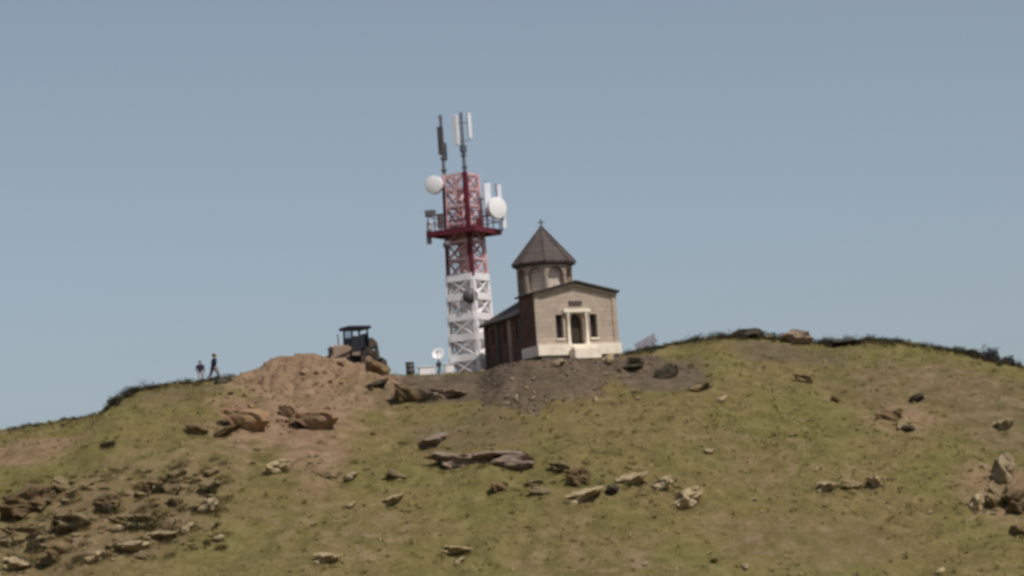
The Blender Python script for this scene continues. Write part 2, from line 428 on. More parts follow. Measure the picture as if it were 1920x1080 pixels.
# ------------------------------------------------------------------ church
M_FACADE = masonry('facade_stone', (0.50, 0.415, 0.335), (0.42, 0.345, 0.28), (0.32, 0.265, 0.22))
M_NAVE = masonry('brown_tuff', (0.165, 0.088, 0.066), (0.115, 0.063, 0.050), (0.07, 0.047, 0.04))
M_DRUM = masonry('drum_stone', (0.42, 0.335, 0.28), (0.35, 0.275, 0.23), (0.23, 0.185, 0.16), 0.5, 0.3)
M_NICHE = masonry('niche_stone', (0.78, 0.67, 0.58), (0.70, 0.60, 0.52), (0.3, 0.25, 0.22), 0.5, 0.3)
M_CONE = masonry('cone_slabs', (0.115, 0.092, 0.088), (0.09, 0.074, 0.073), (0.05, 0.045, 0.045), 0.45, 0.4)
M_PLINTH = simple('pale_plinth', (0.80, 0.71, 0.59), 0.85, var=0.10, scale=2.0, dirt=(0.58, 0.49, 0.39))
M_ROOF = simple('roof_sheet', (0.04, 0.034, 0.034), 0.7, var=0.25, scale=2.0)
M_DARK = simple('dark_opening', (0.022, 0.018, 0.015), 0.6, var=0.3)
M_WOOD = simple('door_wood', (0.05, 0.032, 0.02), 0.6, var=0.35, scale=6)
M_RUBBLE = masonry('foundation_stone', (0.13, 0.10, 0.08), (0.09, 0.07, 0.055), (0.04, 0.03, 0.03), 0.4, 0.25)
M_IRON = simple('iron', (0.10, 0.10, 0.11), 0.45, 0.8, 0.2)

church = empty('church', CH_O, CH_ANG)
tag(church, 'small stone church with pointed octagonal dome on an earth bank', 'church')

def wall_panel(bm, u0, u1, z0, topf, ops, place, depth=0.3, seg=None):
    """a wall face with recessed openings: ops = (u0,u1,z0,z1,arched); place(u, z, d) -> point, d = depth into the wall"""
    cuts = {u0, u1}
    for a in (seg or []): cuts.add(a)
    for (a, b, _, _, arch) in ops:
        n = 8 if arch else 1
        for k in range(n + 1): cuts.add(round(a + (b - a) * k / n, 5))
    cuts = sorted(c for c in cuts if u0 - 1e-6 <= c <= u1 + 1e-6)
    def otop(o, u):
        a, b, z0_, z1_, arch = o
        if not arch: return z1_
        r = (b - a) / 2; c = (a + b) / 2
        return z1_ - r + math.sqrt(max(r * r - (u - c) ** 2, 0))
    for a, b in zip(cuts, cuts[1:]):
        m = (a + b) / 2; o = next((o for o in ops if o[0] < m < o[1]), None)
        if o is None:
            poly(bm, [place(a, z0, 0), place(b, z0, 0), place(b, topf(b), 0), place(a, topf(a), 0)])
        else:
            if o[2] > z0 + 1e-4: poly(bm, [place(a, z0, 0), place(b, z0, 0), place(b, o[2], 0), place(a, o[2], 0)])
            ta, tb = otop(o, a), otop(o, b)
            poly(bm, [place(a, ta, 0), place(b, tb, 0), place(b, topf(b), 0), place(a, topf(a), 0)])
            poly(bm, [place(a, ta, 0), place(b, tb, 0), place(b, tb, depth), place(a, ta, depth)])       # head
            poly(bm, [place(a, o[2], 0), place(b, o[2], 0), place(b, o[2], depth), place(a, o[2], depth)])  # sill
    for o in ops:
        for u in (o[0], o[1]):
            t = otop(o, u); poly(bm, [place(u, o[2], 0), place(u, t, 0), place(u, t, depth), place(u, o[2], depth)])
    bmesh.ops.remove_doubles(bm, verts=bm.verts, dist=1e-4)
    return bm
def opening_fill(bm, o, place, d):
    a, b, z0, z1, arch = o
    pts = [place(a - 0.01, z0 - 0.01, d), place(b + 0.01, z0 - 0.01, d)]
    if arch:
        r = (b - a) / 2; c = (a + b) / 2
        for k in range(13):
            t = math.pi * k / 12; pts.append(place(c + (r + 0.01) * math.cos(t), z1 - r + (r + 0.01) * math.sin(t), d))
    else: pts += [place(b + 0.01, z1 + 0.01, d), place(a - 0.01, z1 + 0.01, d)]
    poly(bm, pts); return bm

ZP, ZE, ZA = 1.05, 4.42, 5.12                        # plinth top, front eaves, front gable
bm = NB(); box(bm, (0, 1.0, -0.1), (5.6, 2.5, 0.9)); obj('foundation', bm, M_RUBBLE, church)
bm = NB(); box(bm, (0, 0.985, 0.70), (6.06, 2.61, 0.70), bev=0.03); obj('plinth', bm, M_PLINTH, church)
for k, (w, d, h) in enumerate([(1.9, 0.9, 0.34), (1.6, 0.55, 0.17)]):
    bm = NB(); box(bm, (0.1, -0.32 - d / 2, 0.18 + h / 2 + k * 0.34), (w, d, h + 0.3), bev=0.015); obj('step', bm, M_PLINTH, church)
# front block
gt = lambda u: ZE + (ZA - ZE) * (1 - abs(u) / 3.0)
DOOR = (-0.46, 0.46, ZP, 3.10, True); WL = (-1.50, -0.98, 1.50, 3.05, False); WR = (0.98, 1.50, 1.50, 3.05, False)
fp = lambda u, z, d: (u, d, z)
bm = wall_panel(NB(), -3.0, 3.0, ZP, gt, [DOOR, WL, WR], fp, 0.42, [0.0])
obj('front_wall', bm, M_FACADE, church)
dr = obj('door', opening_fill(NB(), DOOR, fp, 0.40), M_WOOD, church)
bm = NB(); box(bm, (0, 0.385, 1.9), (0.03, 0.03, 1.7)); obj('door_bar', bm, M_IRON, dr)
bm = NB(); box(bm, (0.08, 0.37, 2.0), (0.04, 0.05, 0.22)); obj('handle', bm, M_IRON, dr)
for o in (WL, WR):
    w = obj('window', opening_fill(NB(), o, fp, 0.40), M_DARK, church)
    bm = NB(); c = (o[0] + o[1]) / 2
    box(bm, (c, 0.37, (o[2] + o[3]) / 2), (0.05, 0.05, o[3] - o[2])); obj('window_frame', bm, M_IRON, w)
    bm = NB(); box(bm, (c, 0.02, o[2] - 0.07), (0.62, 0.22, 0.11)); obj('sill', bm, M_PLINTH, w)
for s in (-1, 1):                                    # columns beside the door
    bm = NB(); lathe(bm, [(0.16, 0), (0.16, 0.14), (0.11, 0.2), (0.10, 1.85), (0.15, 1.95), (0.15, 2.05)], Matrix.Translation((s * 0.66, -0.12, ZP)), 14)
    obj('column', bm, M_PLINTH, church, True)
bm = NB(); box(bm, (0, -0.10, 3.26), (1.95, 0.30, 0.22), bev=0.02); obj('lintel', bm, M_PLINTH, church)
bm = NB(); box(bm, (0, -0.03, 3.78), (0.95, 0.10, 0.30), bev=0.02); obj('plaque', bm, M_CONE, church)
for s in (-1, 1):
    bm = NB(); box(bm, (s * 2.82, -0.03, (ZP + ZE) / 2 - 0.03), (0.34, 0.12, ZE - ZP - 0.1), bev=0.02); obj('corner_pilaster', bm, M_FACADE, church)
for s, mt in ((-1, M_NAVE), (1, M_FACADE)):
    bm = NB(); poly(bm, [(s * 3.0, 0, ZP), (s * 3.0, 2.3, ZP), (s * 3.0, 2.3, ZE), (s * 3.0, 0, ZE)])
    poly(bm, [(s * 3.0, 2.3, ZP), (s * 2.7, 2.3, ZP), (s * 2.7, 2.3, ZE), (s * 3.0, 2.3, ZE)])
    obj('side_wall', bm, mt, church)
bm = NB(); poly(bm, [(-2.7, 2.3, ZP), (2.7, 2.3, ZP), (2.7, 2.3, ZE), (0, 2.3, ZA), (-2.7, 2.3, ZE)]); obj('back_gable', bm, M_NAVE, church)
for s in (-1, 1):                                    # front roof, two pitches with an overhang
    bm = NB()
    a = math.atan2(ZA - ZE, 3.0)
    rot = Matrix.Rotation(s * a, 3, 'Y')
    L = 3.14 / math.cos(a)
    box(bm, (s * 1.575, 1.10, (ZA + ZE) / 2 + 0.06), (L, 2.9, 0.14), rot)
    obj('front_roof', bm, M_ROOF, church)
bm = NB()                                            # cornice under the gable
for s in (-1, 1): beam(bm, (s * 0.02, -0.08, ZA - 0.13), (s * 3.02, -0.08, ZE - 0.13), 0.16, 0.14, (0, 1, 0))
obj('cornice', bm, M_FACADE, church)
# nave behind
NE, NR, NL, NW = 3.35, 4.85, 8.25, 2.85
SW = [(3.0, 3.3, 1.9, 3.0, True), (5.0, 5.3, 1.9, 3.0, True), (6.9, 7.2, 1.9, 3.0, True)]
for s in (-1, 1):
    pl = (lambda u, z, d, s=s: (s * (NW - d), u, z))
    bm = wall_panel(NB(), 2.3, NL, -0.4, lambda u: NE, SW, pl, 0.3); obj('nave_wall', bm, M_NAVE, church)
    for o in SW: obj('window', opening_fill(NB(), o, pl, 0.28), M_DARK, church)
    for yy in (2.55, 4.15, 6.1, 8.05):
        bm = NB(); box(bm, (s * (NW + 0.06), yy, NE / 2 - 0.15), (0.16, 0.34, NE + 0.1), bev=0.015)
        obj('buttress', bm, M_CONE if yy != 4.15 else M_DRUM, church)
bm = NB(); poly(bm, [(-NW, NL, -0.4), (NW, NL, -0.4), (NW, NL, NE), (0, NL, NR), (-NW, NL, NE)]); obj('rear_wall', bm, M_NAVE, church)
for s in (-1, 1):
    a = math.atan2(NR - NE, NW); L = (NW + 0.3) / math.cos(a)
    bm = NB(); c = (NW + 0.3) / 2
    box(bm, (s * c, (2.32 + NL + 0.3) / 2, NR - math.tan(a) * c + 0.10), (L, NL + 0.3 - 2.32, 0.16), Matrix.Rotation(s * a, 3, 'Y'))
    obj('nave_roof', bm, M_ROOF, church)
# drum and cone
DC, DZ0, DZ1, RB = (0, 4.3), 3.6, 6.80, 1.86
drum = empty('drum', (0, 0, 0)); drum.parent = church
ap = RB * math.cos(math.pi / 8); hw = RB * math.sin(math.pi / 8)
NI = (-0.58, 0.58, 5.0, 6.62, True)
for k in range(8):
    th = -math.pi / 2 + k * math.pi / 4
    nx, ny = math.cos(th), math.sin(th); tx, ty = -ny, nx
    pl = (lambda u, z, d, nx=nx, ny=ny, tx=tx, ty=ty: (DC[0] + nx * (ap - d) + tx * u, DC[1] + ny * (ap - d) + ty * u, z))
    bm = wall_panel(NB(), -hw, hw, DZ0, lambda u: DZ1, [NI], pl, 0.42); obj('drum_face', bm, M_DRUM, drum)
    bm = opening_fill(NB(), NI, pl, 0.415); obj('niche', bm, M_NICHE, drum)
bm = NB()
M8 = Matrix.Translation((DC[0], DC[1], 0)) @ Matrix.Rotation(math.pi / 8, 4, 'Z')
lathe(bm, [(1.8, DZ1 - 0.12), (2.02, DZ1 - 0.02), (2.12, DZ1 + 0.02), (2.12, DZ1 + 0.14), (1.9, DZ1 + 0.15)], M8, 8); obj('drum_cornice', bm, M_CONE, drum)
bm = NB(); lathe(bm, [(2.16, DZ1 + 0.12), (2.16, DZ1 + 0.20), (1.1, DZ1 + 1.42), (0.10, DZ1 + 2.62), (0, DZ1 + 2.64)], M8, 8)
cone = obj('dome_roof', bm, M_CONE, church)
for k in range(8):                                   # raised ribs between the slabs of the cone
    th = math.pi / 8 + k * math.pi / 4
    bm = NB(); beam(bm, (DC[0] + 2.16 * math.cos(th), DC[1] + 2.16 * math.sin(th), DZ1 + 0.20), (DC[0] + 0.10 * math.cos(th), DC[1] + 0.10 * math.sin(th), DZ1 + 2.62), 0.10, 0.10)
    obj('rib', bm, M_CONE, cone)
bm = NB(); lathe(bm, [(0.12, 0), (0.16, 0.1), (0.08, 0.2), (0, 0.22)], Matrix.Translation((DC[0], DC[1], DZ1 + 2.56)), 12)
beam(bm, (DC[0], DC[1], DZ1 + 2.6), (DC[0], DC[1], DZ1 + 3.2), 0.07); beam(bm, (DC[0] - 0.22, DC[1], DZ1 + 2.98), (DC[0] + 0.22, DC[1], DZ1 + 2.98), 0.07)
obj('cross', bm, M_IRON, church)

# ------------------------------------------------------------------ telecom tower
M_RED = simple('red_paint', (0.13, 0.016, 0.03), 0.6, var=0.2, scale=2, dirt=(0.10, 0.025, 0.03))
M_PINK = simple('faded_red_paint', (0.66, 0.44, 0.46), 0.6, var=0.15, scale=2, dirt=(0.40, 0.18, 0.20))
M_WHITE = simple('white_paint', (0.88, 0.85, 0.86), 0.55, var=0.04, scale=2, dirt=(0.70, 0.64, 0.63))
M_RADOME = simple('white_radome', (0.82, 0.80, 0.82), 0.4, var=0.05)
M_PANEL = simple('panel_plastic', (0.72, 0.74, 0.80), 0.45, var=0.06)
M_GALV = simple('galvanised_steel', (0.17, 0.18, 0.20), 0.5, 0.5, 0.25)
M_BOX = simple('grey_radio_box', (0.10, 0.09, 0.10), 0.5, 0, 0.25)
M_CABLE = simple('black_cable', (0.03, 0.022, 0.028), 0.6)
TROT = R(61)
TP = at(889, 700, 8.6); TP[2] = float(top_z(TP[0], TP[1])) - 0.05
tower = empty('telecom_tower', TP, TROT)
tag(tower, 'red and white lattice telecom tower behind the church', 'telecom tower')
TH, TB = 13.9, 6.85
tower.scale = (1.0, 1.0, 1.03)
def tw(z): return 1.10 - 0.28 * (z / TH)             # half side of the square plan
def corner(i, z):
    sx, sy = ((-1, -1), (1, -1), (1, 1), (-1, 1))[i % 4]; return Vector((sx * tw(z), sy * tw(z), z))
for i in range(4):
    bm = NB()
    beam(bm, corner(i, -0.4), corner(i, TB), 0.30, 0.30, (0, 1, 0), 0); beam(bm, corner(i, TB + 0.001), corner(i, TH), 0.25, 0.25, (0, 1, 0), 1)
    obj('leg', bm, [M_WHITE, M_RED if i == 0 else M_PINK], tower)
    bm = NB(); c = corner(i, 0); box(bm, (c.x, c.y, 0.0), (0.7, 0.7, 0.5), bev=0.03); obj('footing', bm, M_PLINTH, tower)
levels = [0.15, 1.5, 2.85, 4.2, 5.55, 6.85, 8.1, 9.3, 10.5, 11.7, 12.8, 13.8]
for a, b in zip(levels, levels[1:]):
    red = a >= TB - 0.01; mt = M_PINK if red else M_WHITE; w = 0.15 if red else 0.42
    for i in range(4):
        bm = NB(); beam(bm, corner(i, b), corner(i + 1, b), w * 1.1, w * 1.1); obj('rung_beam', bm, mt, tower)
        bm = NB(); beam(bm, corner(i, a), corner(i + 1, b), w, 0.06); obj('brace', bm, mt, tower)
        bm = NB(); beam(bm, corner(i + 1, a), corner(i, b), w, 0.05); obj('brace', bm, mt, tower)
# ladder with its cables up the near side
bm = NB()
for s in (-0.2, 0.2): beam(bm, (s - 0.1, -0.55, 0.2), (s - 0.1, -0.55, TH - 0.2), 0.06)
for k in range(46): beam(bm, (-0.3, -0.55, 0.4 + k * 0.29), (0.1, -0.55, 0.4 + k * 0.29), 0.03)
obj('ladder', bm, M_WHITE, tower)
bm = NB()
for k in range(5): tube(bm, [(-1.22 + 0.02 * k, 0.95 + 0.05 * k, 0.3), (-1.02 + 0.02 * k, 0.75 + 0.05 * k, 13.2)], [0.04, 0.04], 6)
obj('cable_bundle', bm, M_CABLE, tower)
bm = NB(); box(bm, (-0.78, -0.80, 10.7), (0.30, 0.30, 5.4)); obj('cable_duct', bm, M_RED, tower)
# platform with rail
PZ = 10.05
bm = NB(); lathe(bm, [(0.0, 0.1), (0.96, 0.1), (0.84, TB - 0.01), (0.0, TB - 0.01)], Matrix.Identity(4), 18); obj('core_tube', bm, M_WHITE, tower, True)
bm = NB(); lathe(bm, [(0.0, TB + 0.002), (0.34, TB + 0.002), (0.34, 13.0), (0.0, 13.0)], Matrix.Identity(4), 16); obj('core_tube', bm, M_PINK, tower, True)
bm = NB(); box(bm, (0, 0, PZ), (3.7, 3.7, 0.10))
for s in (-1, 1): box(bm, (s * 1.80, 0, PZ - 0.14), (0.16, 3.76, 0.34)); box(bm, (0, s * 1.80, PZ - 0.145), (3.44, 0.16, 0.33))
obj('platform', bm, M_RED, tower)
for i, (ax, ay, bx_, by_) in enumerate([(-1.8, -1.8, 1.8, -1.8), (1.8, -1.8, 1.8, 1.8), (1.8, 1.8, -1.8, 1.8), (-1.8, 1.8, -1.8, -1.8)]):
    bm = NB()
    for z in (0.55, 1.05): beam(bm, (ax, ay, PZ + z), (bx_, by_, PZ + z), 0.05)
    for k in range(4): beam(bm, (ax + (bx_ - ax) * k / 4, ay + (by_ - ay) * k / 4, PZ + 0.05), (ax + (bx_ - ax) * k / 4, ay + (by_ - ay) * k / 4, PZ + 1.07), 0.05)
    obj('railing', bm, M_RED, tower)
def look_mat(loc, d):
    return Matrix.Translation(loc) @ Vector(d).to_track_quat('Z', 'Y').to_matrix().to_4x4()
def tloc(dx, dz, dy=0.0):
    """tower-local point from metres to the right, up and away from the camera"""
    c, s = math.cos(-TROT), math.sin(-TROT); return Vector((c * dx - s * dy, s * dx + c * dy, dz))
def dish(loc, d, r):
    M = look_mat(loc, d)
    bm = NB(); lathe(bm, [(0.12, -0.45), (0.14, -0.22), (r * 0.6, -0.18), (r, 0.0), (r, 0.30), (r * 0.96, 0.33)], M, 28)
    o = obj('dish_antenna', bm, M_RADOME, tower)
    bm = NB(); lathe(bm, [(r * 0.955, 0.325), (r * 0.7, 0.37), (0, 0.40)], M, 28); obj('radome', bm, M_RADOME, o, True)
    bm = NB(); beam(bm, M @ Vector((0, 0, -0.4)), M @ Vector((0, 0, -0.95)), 0.12); obj('bracket', bm, M_GALV, o)
def panel(loc, d, h, w=0.32, mt=None, pole=True):
    M = look_mat(loc, d)
    zax = Vector((0, 0, 1)); f = Vector(d).normalized(); x = zax.cross(f).normalized()
    rot = Matrix((x, f, zax)).transposed()
    bm = NB(); box(bm, loc, (w, 0.16, h), rot, 0.03); o = obj('panel_antenna', bm, mt or M_PANEL, tower)
    if pole:
        p = Vector(loc) - f * 0.22
        bm = NB(); tube(bm, [p - zax * h * 0.62, p + zax * h * 0.58], [0.05, 0.05], 8)
        for z in (-0.3, 0.3): box(bm, p + f * 0.09 + zax * h * z, (0.12, 0.2, 0.08), rot)
        obj('antenna_pole', bm, M_GALV, o)
def tdir(dx, dy, dz=0.0):
    v = tloc(dx, 0, dy); v.z = dz; return v
dish(tloc(-1.80, 13.25, -0.3), tdir(-0.35, -0.94), 0.62)
dish(tloc(2.25, 11.4, -0.3), tdir(0.55, -0.83), 0.74)
panel(tloc(1.75, 12.2, -0.2), tdir(0.4, -0.9), 1.9, 0.5)
panel(tloc(2.55, 12.3, 0.2), tdir(0.8, -0.6), 1.5, 0.42)
panel(tloc(2.75, 10.7, 0.1), tdir(0.7, -0.7), 1.3, 0.34)
bm = NB(); beam(bm, tloc(0.9, 12.2, 0), tloc(2.8, 12.0, 0.1), 0.09); obj('antenna_arm', bm, M_GALV, tower); bm = NB(); beam(bm, tloc(0.9, 11.0, 0), tloc(2.8, 11.0, 0.1), 0.09); obj('antenna_arm', bm, M_GALV, tower)
bm = NB(); beam(bm, tloc(-0.9, 13.0, 0), tloc(-2.0, 13.2, 0), 0.10); obj('antenna_arm', bm, M_GALV, tower); bm = NB(); beam(bm, tloc(-0.9, 11.3, 0), tloc(-2.3, 11.3, -0.1), 0.09); obj('antenna_arm', bm, M_GALV, tower)
for (dx, z, s, mt) in [(-2.25, 11.35, (0.75, 0.3, 0.42), M_BOX), (-2.35, 10.5, (0.42, 0.25, 0.5), M_PANEL), (-1.55, 10.75, (0.5, 0.3, 0.9), M_BOX), (-2.45, 9.75, (0.35, 0.3, 0.9), M_GALV), (1.05, 10.4, (0.4, 0.3, 0.8), M_RED)]:
    bm = NB(); box(bm, tloc(dx, z, -0.5), s, Matrix.Rotation(-TROT, 3, 'Z'), 0.03); obj('radio_unit', bm, mt, tower)
for (dx, z, r) in [(-1.25, 9.05, 0.26), (0.1, 5.55, 0.50)]:                # small dark drums on the lattice
    bm = NB(); lathe(bm, [(r * 0.4, -0.3), (r, -0.1), (r, 0.18), (0, 0.24)], look_mat(tloc(dx, z, -1.35), tdir(0.1, -1)), 20); obj('small_antenna', bm, M_BOX, tower, True)
for i, zt, dx in ((0, 17.9, 0), (3, 17.7, 0)):       # masts above the lattice
    c = corner(i, TH)
    bm = NB(); tube(bm, [(c.x, c.y, TH - 1.5), (c.x, c.y, zt)], [0.13, 0.10], 10)
    for z in (14.2, 15.0): box(bm, (c.x, c.y, z), (0.3, 0.3, 0.12))
    obj('mast', bm, M_GALV, tower)
c = corner(0, TH)
panel(c + tdir(-0.42, -0.05) + Vector((0, 0, 2.85)), tdir(-0.5, -0.85), 2.0, 0.34, M_RADOME, False)
panel(c + tdir(0.52, 0.15) + Vector((0, 0, 3.1)), tdir(0.7, -0.7), 1.7, 0.30, M_PANEL, False)
bm = NB()
for z in (16.0, 17.2): beam(bm, c + tdir(-0.4, 0) + Vector((0, 0, z - TH)), c + tdir(0.5, 0.1) + Vector((0, 0, z - TH)), 0.06)
box(bm, c + Vector((0, 0, 1.55)), (0.45, 0.3, 0.5)); obj('mast_arm', bm, M_GALV, tower)
c = corner(3, TH)
panel(c + tdir(-0.08, -0.24) + Vector((0, 0, 2.3)), tdir(-0.5, -0.85), 1.9, 0.42, M_BOX, False)  # dark material carries the shadow side of this antenna
panel(c + tdir(0.12, 0.2) + Vector((0, 0, 1.6)), tdir(-0.7, 0.7), 1.2, 0.34, M_GALV, False)
bm = NB(); tube(bm, [(c.x, c.y, 17.6), (c.x, c.y, 17.95)], [0.12, 0.12], 10); obj('beacon', bm, M_GALV, tower)

# ------------------------------------------------------------------ people
M_NAVY = simple('navy_cloth', (0.018, 0.028, 0.055), 0.9)
M_DUSK = simple('dark_purple_cloth', (0.035, 0.03, 0.05), 0.9)
M_TROUS = simple('grey_trousers', (0.17, 0.16, 0.16), 0.9)
M_TROUS2 = simple('pale_trousers', (0.34, 0.32, 0.33), 0.9)
M_SKIN = simple('skin', (0.32, 0.19, 0.13), 0.6)
M_HAIR = simple('dark_hair', (0.015, 0.012, 0.012), 0.7)
M_SHOE = simple('shoe', (0.03, 0.025, 0.02), 0.6)
def person(loc, rz, H, stride, mats, label, lean=0.0):
    k = H / 1.78
    root = empty('person', loc, rz); tag(root, label, 'person'); root.scale = (1.36, 1.36, 1.0)
    bm = NB()
    def T(pts, rads, mi, n=12): tube(bm, [Vector(p) * k for p in pts], [r * k for r in rads], n, True, mi)
    f = stride
    hip, nk = 0.93, 1.50
    # facing -Y; two legs, the left one forward
    for s, fo in ((-1, -f), (1, f)):
        T([(s * 0.09, 0, hip + 0.03), (s * 0.10, fo * 0.45 - 0.03, 0.52), (s * 0.10, fo * 0.85 + (0.02 if fo > 0 else 0), 0.20), (s * 0.10, fo * 0.98, 0.07)], [0.098, 0.072, 0.055, 0.042], 1)
        T([(s * 0.10, fo + 0.07, 0.045), (s * 0.10, fo - 0.03, 0.05), (s * 0.11, fo - 0.13, 0.035), (s * 0.11, fo - 0.19, 0.03)], [0.04, 0.046, 0.042, 0.022], 3)
    # trunk: rings of an ellipse
    secs = [(0.86, 0.155, 0.105), (0.95, 0.172, 0.12), (1.05, 0.158, 0.11), (1.18, 0.172, 0.118), (1.32, 0.195, 0.122), (1.42, 0.180, 0.10), (1.48, 0.085, 0.075), (1.545, 0.058, 0.06)]
    rings = []
    for z, a, b in secs:
        rings.append([bm.verts.new(Vector((a * math.cos(t), b * math.sin(t) + lean * (z - 0.9), z)) * k) for t in np.linspace(0, 2 * math.pi, 17)[:-1]])
    for i in range(len(rings) - 1):
        for j in range(16):
            fc = bm.faces.new((rings[i][j], rings[i][(j + 1) % 16], rings[i + 1][(j + 1) % 16], rings[i + 1][j])); fc.material_index = 0 if i < 6 else 2
    bm.faces.new(rings[0][::-1]).material_index = 1; bm.faces.new(rings[-1]).material_index = 2
    L = lean * 0.5
    for s, fo in ((-1, f * 0.6), (1, -f * 0.6)):
        el = Vector((s * 0.25, fo * 0.5 + 0.04 + L, 1.13)); wr = Vector((s * 0.25, fo + 0.0 - 0.06 + L, 0.89))
        T([(s * 0.17, L, 1.41), (s * 0.215, fo * 0.15 + L, 1.36), el, wr], [0.06, 0.055, 0.045, 0.034], 0, 10)
        T([wr, wr + Vector((0, -0.01, -0.05)), wr + Vector((0, -0.015, -0.09))], [0.028, 0.038, 0.034], 2, 8)
        for q, ln in enumerate((0.068, 0.078, 0.074, 0.058)):
            b0 = wr + Vector((0, -0.04 + q * 0.02, -0.085)); T([b0, b0 + Vector((-s * 0.006, 0, -ln * 0.5)), b0 + Vector((-s * 0.022, 0, -ln))], [0.0095, 0.009, 0.007], 2, 6)
        b0 = wr + Vector((-s * 0.005, -0.035, -0.035)); T([b0, b0 + Vector((-s * 0.01, -0.03, -0.03)), b0 + Vector((-s * 0.015, -0.035, -0.06))], [0.012, 0.010, 0.008], 2, 6)
    # head with nose, ears, brow
    hz = 1.655; hy = lean * 0.68
    hv = bmesh.ops.create_icosphere(bm, subdivisions=3, radius=1.0)['verts']
    for v in hv:
        p = v.co.copy(); x, y, z = p * 1.0
        q = Vector((x * 0.076, y * 0.097, z * 0.118))
        if z < -0.2: q.x *= 1 - 0.25 * (-z - 0.2); q.y += -0.012 * (-z)
        if y < -0.8 and abs(x) < 0.25 and -0.3 < z < 0.15: q.y -= 0.022
        if abs(x) > 0.9 and abs(y) < 0.35 and -0.3 < z < 0.3: q.x *= 1.18
        if y < -0.75 and 0.2 < abs(x) < 0.55 and 0.02 < z < 0.25: q.y += 0.008
        v.co = (q + Vector((0, hy - 0.01, hz))) * k
    for fc in {f_ for v in hv for f_ in v.link_faces}: fc.material_index = 2
    obj('body', bm, [mats[0], mats[1], M_SKIN, M_SHOE], root, True)
    bm = NB(); hv = bmesh.ops.create_icosphere(bm, subdivisions=3, radius=1.0)['verts']
    for v in hv:
        x, y, z = v.co; v.co = Vector((x * 0.084, y * 0.105 + 0.012 + hy, max(z, -0.35 if y > 0 else 0.25) * 0.124 + hz + 0.004)) * k
    obj('hair', bm, M_HAIR, root, True)
    return root
pp = hit(402, 716); person((pp[0], pp[1], pp[2] - 0.02), R(118), 1.90, 0.30, (M_NAVY, M_TROUS), 'taller person in dark navy jacket walking on the crest', -0.10)
pp = hit(377, 716); person((pp[0], pp[1], pp[2] - 0.02), R(165), 1.42, 0.10, (M_DUSK, M_TROUS2), 'shorter person in dark top and pale trousers standing on the crest')

# ------------------------------------------------------------------ digger (backhoe loader) behind the heap
M_YEL = simple('digger_paint', (0.24, 0.17, 0.125), 0.6, var=0.15, scale=2, dirt=(0.30, 0.21, 0.15))
M_DGR = simple('digger_black', (0.018, 0.018, 0.026), 0.5, var=0.3)
M_TYRE = simple('tyre_rubber', (0.028, 0.024, 0.022), 0.9, var=0.3, dirt=(0.12, 0.085, 0.06))
M_STEEL = simple('worn_steel', (0.09, 0.07, 0.055), 0.6, 0.4, 0.3, dirt=(0.16, 0.11, 0.075))
m, n, l, b = new_mat('cab_glass', 0.08, 0, 0.5); b.inputs['Base Color'].default_value = (0.55, 0.62, 0.66, 1); b.inputs['Transmission Weight'].default_value = 0.9; b.inputs['IOR'].default_value = 1.05; M_GLASS = m
DP = at(666, 694, 4.9); DP[2] = float(top_z(DP[0], DP[1])) + 0.0
digger = empty('backhoe_loader', DP, R(30)); digger.scale = (0.84, 0.95, 1.10)   # nose to local -X
tag(digger, 'backhoe digger with dark canopy standing behind the earth heap', 'digger')
bm = NB(); box(bm, (-0.2, 0, 0.85), (3.6, 0.75, 0.5), bev=0.04); obj('chassis', bm, M_DGR, digger)
bm = NB(); box(bm, (-1.35, 0, 1.38), (1.5, 0.86, 0.72), bev=0.10); hood = obj('hood', bm, M_YEL, digger)
bm = NB()
for z in (1.2, 1.32, 1.44, 1.56): box(bm, (-2.105, 0, z), (0.03, 0.6, 0.05))
obj('grille', bm, M_DGR, hood)
for s in (-0.3, 0.3):
    bm = NB(); lathe(bm, [(0.09, 0), (0.09, 0.06), (0, 0.08)], look_mat(Vector((-2.09, s, 1.66)), (-1, 0, 0)), 14); obj('headlight', bm, M_PANEL, hood)
bm = NB(); tube(bm, [(-1.2, 0.25, 1.7), (-1.2, 0.25, 2.35), (-1.28, 0.25, 2.45)], [0.05, 0.05, 0.05], 8); obj('exhaust', bm, M_STEEL, hood)
bm = NB(); box(bm, (0.25, 0, 1.22), (1.6, 1.35, 0.30), bev=0.03); cab = obj('cab_floor', bm, M_YEL, digger)
for x in (-0.5, 1.0):
    for s in (-1, 1):
        bm = NB(); beam(bm, (x, s * 0.66, 1.3), (x * 0.9 + 0.02, s * 0.64, 2.72), 0.11, 0.11); obj('canopy_post', bm, M_DGR, digger)
bm = NB(); box(bm, (0.22, 0, 2.80), (2.0, 1.62, 0.20), bev=0.06); obj('canopy_roof', bm, M_DGR, digger)
bm = NB(); box(bm, (0.25, 0, 1.62), (0.55, 0.55, 0.14), bev=0.04); box(bm, (0.52, 0, 1.98), (0.14, 0.52, 0.65), bev=0.05); obj('seat', bm, M_DGR, digger)
bm = NB(); box(bm, (-0.42, 0, 1.72), (0.22, 1.1, 0.75), bev=0.05); obj('dashboard', bm, M_DGR, digger)
bm = NB(); tube(bm, [(-0.3, 0, 2.0), (-0.12, 0, 2.18)], [0.03, 0.03], 8); lathe(bm, [(0.20, 0), (0.22, 0.02), (0.20, 0.04)], look_mat(Vector((-0.12, 0, 2.16)), (0.6, 0, 0.8)), 18); obj('steering_wheel', bm, M_DGR, digger)
bm = NB(); box(bm, (-0.50, 0, 2.35), (0.02, 1.18, 0.62)); obj('windscreen', bm, M_GLASS, digger)
bm = NB(); box(bm, (0.93, 0, 2.0), (0.08, 1.2, 0.9), bev=0.02); obj('rear_panel', bm, M_DGR, digger)
